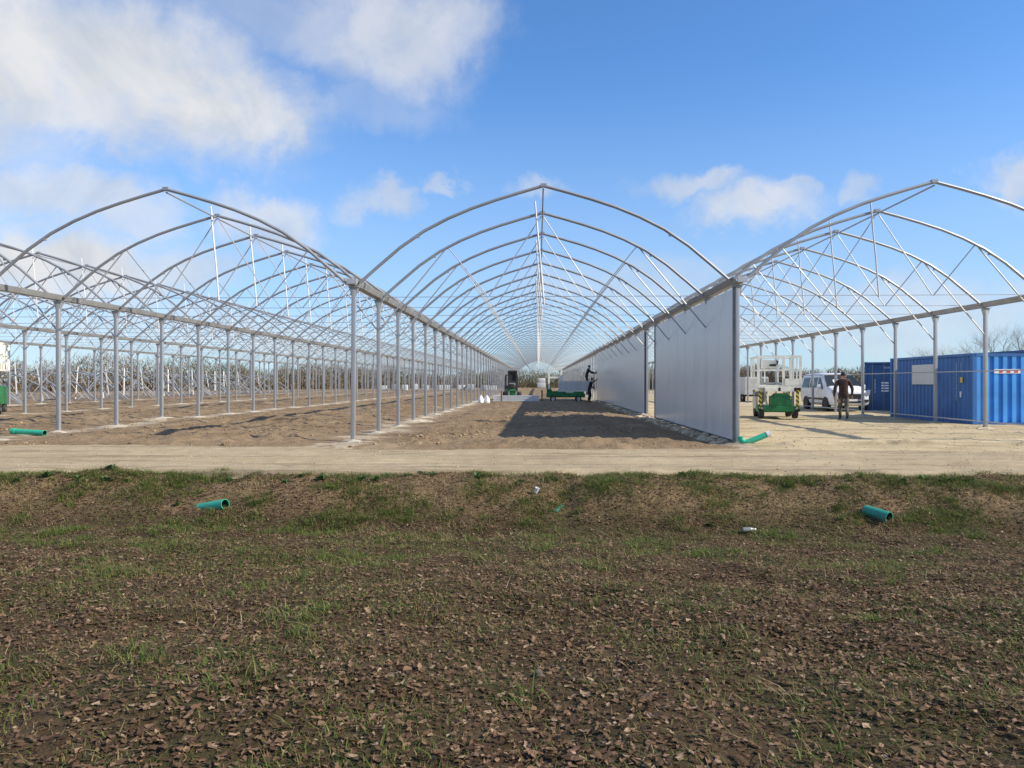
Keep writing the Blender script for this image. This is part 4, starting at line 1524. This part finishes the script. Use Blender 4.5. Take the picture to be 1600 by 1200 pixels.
tree(50.0, 83.0, 9.4, 0, 'bare grey tree with a full round crown rising behind the containers', rz=0.4)
tree(54.5, 84.0, 9.2, 1, 'bare tree with upright limbs beside the round-crowned one behind the containers', rz=2.0)
tree(45.5, 86.0, 8.2, 2, 'small bare bushy tree half hidden behind the bright blue container', rz=1.0)
tg = 'bare trees standing out of the far hedgerow'
for (x, y, h, v) in ((-44, 108, 6.6, 0), (-40, 118, 7.0, 1), (-34, 132, 7.4, 2), (-66, 98, 6.4, 3), (-30, 150, 7.2, 0), (-22, 165, 7.4, 1), (36, 128, 7.2, 2), (31, 142, 6.5, 3), (27, 158, 7.0, 0), (-88, 92, 5.6, 1), (-12, 178, 7.5, 3)):
    tree(x, y, h, v, 'bare leafless tree standing out of the far hedgerow', tg, rnd.uniform(0, 6))

BELT = [(-140, 82, 6.6), (-105, 88, 6.8), (-82, 100, 6.8), (-58, 122, 6.8), (-38, 160, 6.4), (-12, 186, 5.6), (18, 188, 5.4), (30, 165, 5.4), (38, 135, 5.2), (46, 108, 4.8), (60, 98, 4.6), (110, 92, 4.6)]


def belt(n, depth=9.0):
    P = np.array(BELT)
    seg = np.hypot(np.diff(P[:, 0]), np.diff(P[:, 1]))
    cum = np.concatenate([[0], np.cumsum(seg)])
    t = rng.uniform(0, cum[-1], n)
    x = np.interp(t, cum, P[:, 0])
    y = np.interp(t, cum, P[:, 1])
    h = np.interp(t, cum, P[:, 2])
    off = rng.uniform(0, depth, n)
    x, y = x + rng.normal(0, 0.5, n), y + off
    hh = h * (0.74 + 0.62 * fbm(x, y, 0.10, 4, 71) + 0.34 * fbm(x, y, 0.4, 3, 72))
    z = hh * rng.uniform(0, 1, n) ** 0.85
    ln = rng.uniform(0.25, 0.9, n) * (1.25 - 0.5 * z / hh)
    w = rng.uniform(0.03, 0.085, n) * (1.35 - 0.75 * z / hh)
    a = rng.uniform(0, 2 * np.pi, n)
    tilt = rng.normal(0, 1.1, n)
    d = np.stack([np.sin(tilt) * np.cos(a), np.sin(tilt) * np.sin(a), np.cos(tilt)], 1)
    s = np.stack([-np.sin(a + 1.0), np.cos(a + 1.0), np.zeros(n)], 1)
    s[:, 0] = np.where(np.abs(s[:, 0]) < 0.5, 0.8, s[:, 0])
    b = np.stack([x, y, z - 0.3], 1)
    v0, v1, v2 = b - s * w[:, None], b + s * w[:, None], b + d * ln[:, None]
    vv = np.stack([v0, v1, v2], 1).reshape(-1, 3)
    return vv, np.arange(n * 3).reshape(-1, 3)


vv, ff = belt(220000)
o = place('hedgerow', np_mesh('hedgerow', vv, ff, 'scrub'))
tag(o, 'dense brown and olive leafless hedgerow along the edge of the site', 'hedgerow', kind='stuff')

# ------------------------------------------------------------------ leaf litter, grass, weeds, clods


def leaf_cloud(n, xr, yr, size, weight, lift_=0.01):
    """curled lobed oak leaves, 12 vertices each"""
    x = rng.uniform(*xr, n * 3)
    y = yr[0] + (yr[1] - yr[0]) * rng.uniform(0, 1, n * 3) ** 1.15
    keep = (rng.uniform(0, 1, n * 3) < weight(x, y)) & (np.abs(x) < 1.5 + y * 0.80)
    x, y = x[keep][:n], y[keep][:n]
    n = len(x)
    s = rng.uniform(size[0], size[1], n) * np.clip(np.exp(rng.normal(-0.25, 0.38, n)), 0.35, 1.2)
    # template along the midrib: 4 stations, 3 across; widths follow the lobes
    tl = np.array([-0.5, -0.22, 0.02, 0.26, 0.5])
    wd = np.array([0.05, 0.20, 0.20, 0.27, 0.10])
    L = tl[None, :, None] * np.ones((n, 1, 3)) + rng.normal(0, 0.05, (n, 5, 3))
    Wd = wd[None, :, None] * np.array([-1, 0, 1])[None, None, :] * rng.uniform(.45, 1.5, (n, 5, 3))
    curl = rng.uniform(-0.4, 0.9, n)[:, None, None]
    bend = rng.uniform(-0.7, 0.9, n)[:, None, None]
    H = curl * np.abs(Wd) * 0.9 + bend * (L ** 2) * 0.7 + rng.normal(0, 0.035, (n, 5, 3))
    pts = np.stack([L, Wd, H], -1).reshape(n, 15, 3) * s[:, None, None]
    a = rng.uniform(0, 2 * np.pi, n)
    tx, ty = rng.normal(0, 0.22, n), rng.normal(0, 0.22, n)
    ca, sa = np.cos(a), np.sin(a)
    px, py, pz = pts[..., 0], pts[..., 1], pts[..., 2]
    y1 = py * np.cos(tx)[:, None] - pz * np.sin(tx)[:, None]
    z1 = py * np.sin(tx)[:, None] + pz * np.cos(tx)[:, None]
    x2 = px * np.cos(ty)[:, None] + z1 * np.sin(ty)[:, None]
    z2 = -px * np.sin(ty)[:, None] + z1 * np.cos(ty)[:, None]
    X = x2 * ca[:, None] - y1 * sa[:, None] + x[:, None]
    Y = x2 * sa[:, None] + y1 * ca[:, None] + y[:, None]
    Z = z2 + (ground_z(x, y) + lift_ + s * 0.06)[:, None]
    vv = np.stack([X, Y, Z], -1).reshape(-1, 3)
    q = []
    for i in range(4):
        for j in range(2):
            k = i * 3 + j
            q.append((k, k + 1, k + 4, k + 3))
    ff = (np.array(q)[None] + np.arange(n)[:, None, None] * 15).reshape(-1, 4)
    return vv, ff


def w_leaf(x, y):
    return np.clip(0.5 + 1.7 * fbm(x, y, 0.8, 4, 81), 0.08, 1) * np.where(y > 10.6, 0.6, 1.0)


vv, ff = leaf_cloud(54000, (-11, 11), (2.0, 12.2), (0.024, 0.056), w_leaf)
o = place('leaf_litter', np_mesh('leaf_litter', vv, ff, 'leaf_litter'))
tag(o, 'dead brown oak leaves scattered thickly over the turf', 'leaves', kind='stuff')


def fragments(n, xr, yr, size):
    """broken bits of leaf, bent quads of six points"""
    x = rng.uniform(*xr, n * 2)
    y = yr[0] + (yr[1] - yr[0]) * rng.uniform(0, 1, n * 2) ** 1.15
    k = np.abs(x) < 1.5 + y * 0.80
    x, y = x[k][:n], y[k][:n]
    n = len(x)
    s = rng.uniform(size[0], size[1], n)
    P = np.array([(-.5, -.3, 0), (.5, -.3, 0), (-.5, 0, .0), (.5, 0, .0), (-.4, .32, 0), (.4, .3, 0)])[None] + rng.normal(0, .13, (n, 6, 3)) * np.array([1, 1, 1.1])
    P = P * s[:, None, None]
    a = rng.uniform(0, 6.283, n)
    X = P[..., 0] * np.cos(a)[:, None] - P[..., 1] * np.sin(a)[:, None] + x[:, None]
    Y = P[..., 0] * np.sin(a)[:, None] + P[..., 1] * np.cos(a)[:, None] + y[:, None]
    Z = P[..., 2] + (ground_z(x, y) + 0.006 + s * .12)[:, None]
    q = np.array([(0, 1, 3, 2), (2, 3, 5, 4)])
    return np.stack([X, Y, Z], -1).reshape(-1, 3), (q[None] + np.arange(n)[:, None, None] * 6).reshape(-1, 4)


vv, ff = fragments(90000, (-11, 11), (1.9, 12.2), (0.012, 0.036))
o = place('leaf_crumbs', np_mesh('leaf_crumbs', vv, ff, 'leaf_litter'))
tag(o, 'broken crumbs of dead leaves lying between the whole leaves', 'leaves', kind='stuff')


def blades(n, xr, yr, hgt, width, weight, lean=0.5, clump=0, zf=ground_z, yp=1.2):
    m = n * 4
    if clump:
        c = m // clump
        cx = np.repeat(rng.uniform(*xr, c), clump)
        cy = np.repeat(yr[0] + (yr[1] - yr[0]) * rng.uniform(0, 1, c) ** yp, clump)
        kp = np.repeat(rng.uniform(0, 1, c), clump) < weight(cx, cy)
        sp = np.repeat(rng.uniform(0.03, 0.13, c), clump)
        x, y = cx + rng.normal(0, 1, len(cx)) * sp, cy + rng.normal(0, 1, len(cx)) * sp
    else:
        x = rng.uniform(*xr, m)
        y = yr[0] + (yr[1] - yr[0]) * rng.uniform(0, 1, m) ** yp
        kp = rng.uniform(0, 1, m) < weight(x, y)
    kp &= np.abs(x) < 1.5 + y * 0.80
    x, y = x[kp][:n], y[kp][:n]
    n = len(x)
    h = rng.uniform(hgt[0], hgt[1], n)
    w = rng.uniform(width[0], width[1], n)
    a = rng.uniform(0, 2 * np.pi, n)
    ln = np.abs(rng.normal(0, lean, n)) * h
    dx, dy = np.cos(a), np.sin(a)
    sx, sy = -dy, dx
    z = zf(x, y) - 0.01
    V = []
    for (t, ww) in ((0, 1.0), (0.55, 0.75)):
        for sg_ in (-1, 1):
            V.append(np.stack([x + dx * ln * t ** 2 + sg_ * sx * w * ww, y + dy * ln * t ** 2 + sg_ * sy * w * ww, z + h * t], 1))
    V.append(np.stack([x + dx * ln + sx * w * 0.1, y + dy * ln, z + h * 0.93], 1))
    V.append(np.stack([x + dx * ln - sx * w * 0.1, y + dy * ln, z + h * 0.93], 1))
    vv = np.stack(V, 1).reshape(-1, 3)
    q = np.array([(0, 1, 3, 2), (2, 3, 4, 5)])
    ff = (q[None] + np.arange(n)[:, None, None] * 6).reshape(-1, 4)
    return vv, ff


def w_green(x, y):
    return np.clip(0.26 + 2.4 * fbm(x, y, 1.3, 4, 91), 0.03, 1) * np.where(y > 9.5, 1.0, 0.75)


def w_all(x, y):
    return np.clip(0.75 + 0.8 * fbm(x, y, 1.1, 3, 90), 0.2, 1)


vv, ff = blades(130000, (-11, 11), (1.8, 12.3), (0.016, 0.045), (0.002, 0.0045), w_all, 2.0, yp=1.35)
o = place('thatch', np_mesh('thatch', vv, ff, 'thatch'))
tag(o, 'low mossy olive and brown thatch of old grass between the leaves', 'grass', kind='stuff')
vv, ff = blades(95000, (-11, 11), (1.8, 12.35), (0.025, 0.06), (0.0016, 0.0036), w_green, 1.4, yp=1.0)
o = place('short_grass', np_mesh('short_grass', vv, ff, 'grass_green'))
tag(o, 'short thin green grass growing through the leaf litter', 'grass', kind='stuff')


def w_tuft(x, y):
    return np.clip((0.16 + 1.9 * fbm(x, y, 1.4, 4, 95)) * np.where(y > 9.6, 1.0, 0.25) + 1.0 * np.exp(-((y - 12.0) / 0.42) ** 2) * (fbm(x, y * 0, 0.7, 3, 96) > -0.18), 0, 1)


vv, ff = blades(80000, (-11, 11), (2.2, 12.4), (0.035, 0.10), (0.002, 0.0045), w_tuft, 1.5, 60, yp=0.6)
o = place('grass_tufts', np_mesh('grass_tufts', vv, ff, 'grass_green'))
tag(o, 'tufts of longer green grass on the bank and in the ditch', 'grass', kind='stuff')


def w_dry(x, y):
    return np.clip(0.16 + 1.6 * fbm(x, y, 0.6, 4, 98), 0, 1) * np.where(y > 9.5, 1.3, 0.18)


vv, ff = blades(30000, (-11, 11), (2.5, 12.5), (0.03, 0.10), (0.0012, 0.003), w_dry, 2.2, 16, yp=0.75)
o = place('dry_grass', np_mesh('dry_grass', vv, ff, 'grass_dry'))
tag(o, 'straw coloured dry grass stalks lying over the bank', 'grass', kind='stuff')


def weed_mesh(seed):
    r_ = random.Random(seed)
    b = MB()
    for k in range(26):
        a = r_.uniform(0, 6.283)
        el = r_.uniform(0.2, 1.2)
        ln = r_.uniform(0.06, 0.16)
        w = ln * r_.uniform(.16, .26)
        d = Vector((math.cos(a) * math.cos(el), math.sin(a) * math.cos(el), math.sin(el)))
        s = Vector((-math.sin(a), math.cos(a), 0))
        p0 = Vector((r_.gauss(0, .025), r_.gauss(0, .025), 0))
        dr = Vector((0, 0, -ln * 0.25))
        b.add([tuple(p0), tuple(p0 + d * ln * .5 + s * w), tuple(p0 + d * ln + dr), tuple(p0 + d * ln * .5 - s * w), tuple(p0 + d * ln * .5 + Vector((0, 0, -w * .4)))],
              [(0, 1, 4), (0, 4, 3), (1, 2, 4), (4, 2, 3)])
    return b.mesh('weed_plant', 'weed_leaf', 0)


WM = [weed_mesh(i) for i in range(5)]
for k in range(64):
    x = rnd.uniform(-9.5, 9.5)
    y = rnd.choice((rnd.uniform(11.7, 12.25), rnd.uniform(11.5, 12.25), rnd.uniform(10.4, 12.2)))
    o = place('weed_plant', WM[k % 5], None, (x, y, gz(x, y) - 0.005), rnd.uniform(0, 6))
    s = rnd.uniform(.4, 1.1)
    o.scale = (s, s, s * rnd.uniform(.7, 1.2))
    if y > 11.65:
        tag(o, 'leafy green weed rosette on the lip of the bank beside the dirt track', 'weed', 'weed rosettes along the track edge')
    else:
        tag(o, 'leafy green weed rosette on the slope of the grass bank', 'weed', 'weed rosettes on the bank slope')


def lumps(n, xr, yr, size, zf, m, name, wt=None, yp=1.6):
    ico = stone_mesh(3, m, 1)
    tv = np.array([v.co[:] for v in ico.vertices])
    tf = np.array([p.vertices[:] for p in ico.polygons])
    x = rng.uniform(*xr, n)
    y = yr[0] + (yr[1] - yr[0]) * rng.uniform(0, 1, n) ** yp
    if wt:
        k = rng.uniform(0, 1, n) < wt(x, y)
        x, y = x[k], y[k]
        n = len(x)
    s = size[0] + (size[1] - size[0]) * rng.uniform(0, 1, n) ** 3
    a = rng.uniform(0, 6.283, n)
    jit = 1 + rng.normal(0, 0.16, (n, len(tv), 1))
    T = tv[None] * jit * s[:, None, None]
    X = T[..., 0] * np.cos(a)[:, None] - T[..., 1] * np.sin(a)[:, None] + x[:, None]
    Y = T[..., 0] * np.sin(a)[:, None] + T[..., 1] * np.cos(a)[:, None] + y[:, None]
    Z = T[..., 2] + (zf(x, y) + s * 0.2)[:, None]
    vv = np.stack([X, Y, Z], -1).reshape(-1, 3)
    ff = (tf[None] + np.arange(n)[:, None, None] * len(tv)).reshape(-1, 3)
    return place(name, np_mesh(name, vv, ff, m))


def w_clod(x, y):
    k = np.abs(((x - 0.14) / 9.6 + 50) % 1.0 - 0.5)
    return np.clip((0.25 + 1.8 * fbm(x, y, 0.5, 3, 43)) * (0.2 + smooth01((k - 0.08) / 0.12)), 0.02, 1)


o = lumps(11000, (-22, 4.7), (16.6, 34), (0.012, 0.06), soil_z, 'clod', 'soil_clods', w_clod)
tag(o, 'loose crumbs and clods of brown soil lying over the bed', 'clods', kind='stuff')
o = lumps(5000, (-3.8, 4.4), (16.9, 21.5), (0.008, 0.036), soil_z, 'clod', 'bed_edge_clods', w_clod, 1.2)
tag(o, 'rough broken clods along the front edge of the middle bed', 'clods', kind='stuff')
o = lumps(3500, (5.2, 20), (16.6, 34), (0.006, 0.026), gravel_z, 'pebble', 'gravel_stones', None)
tag(o, 'loose pale stones lying over the gravel yard', 'gravel', kind='stuff')
o = lumps(2600, (-15, 15), (12.5, 16.9), (0.005, 0.02), track_z, 'pebble', 'track_stones', None, 1.0)
tag(o, 'small pale stones lying on the dirt track', 'gravel', kind='stuff')
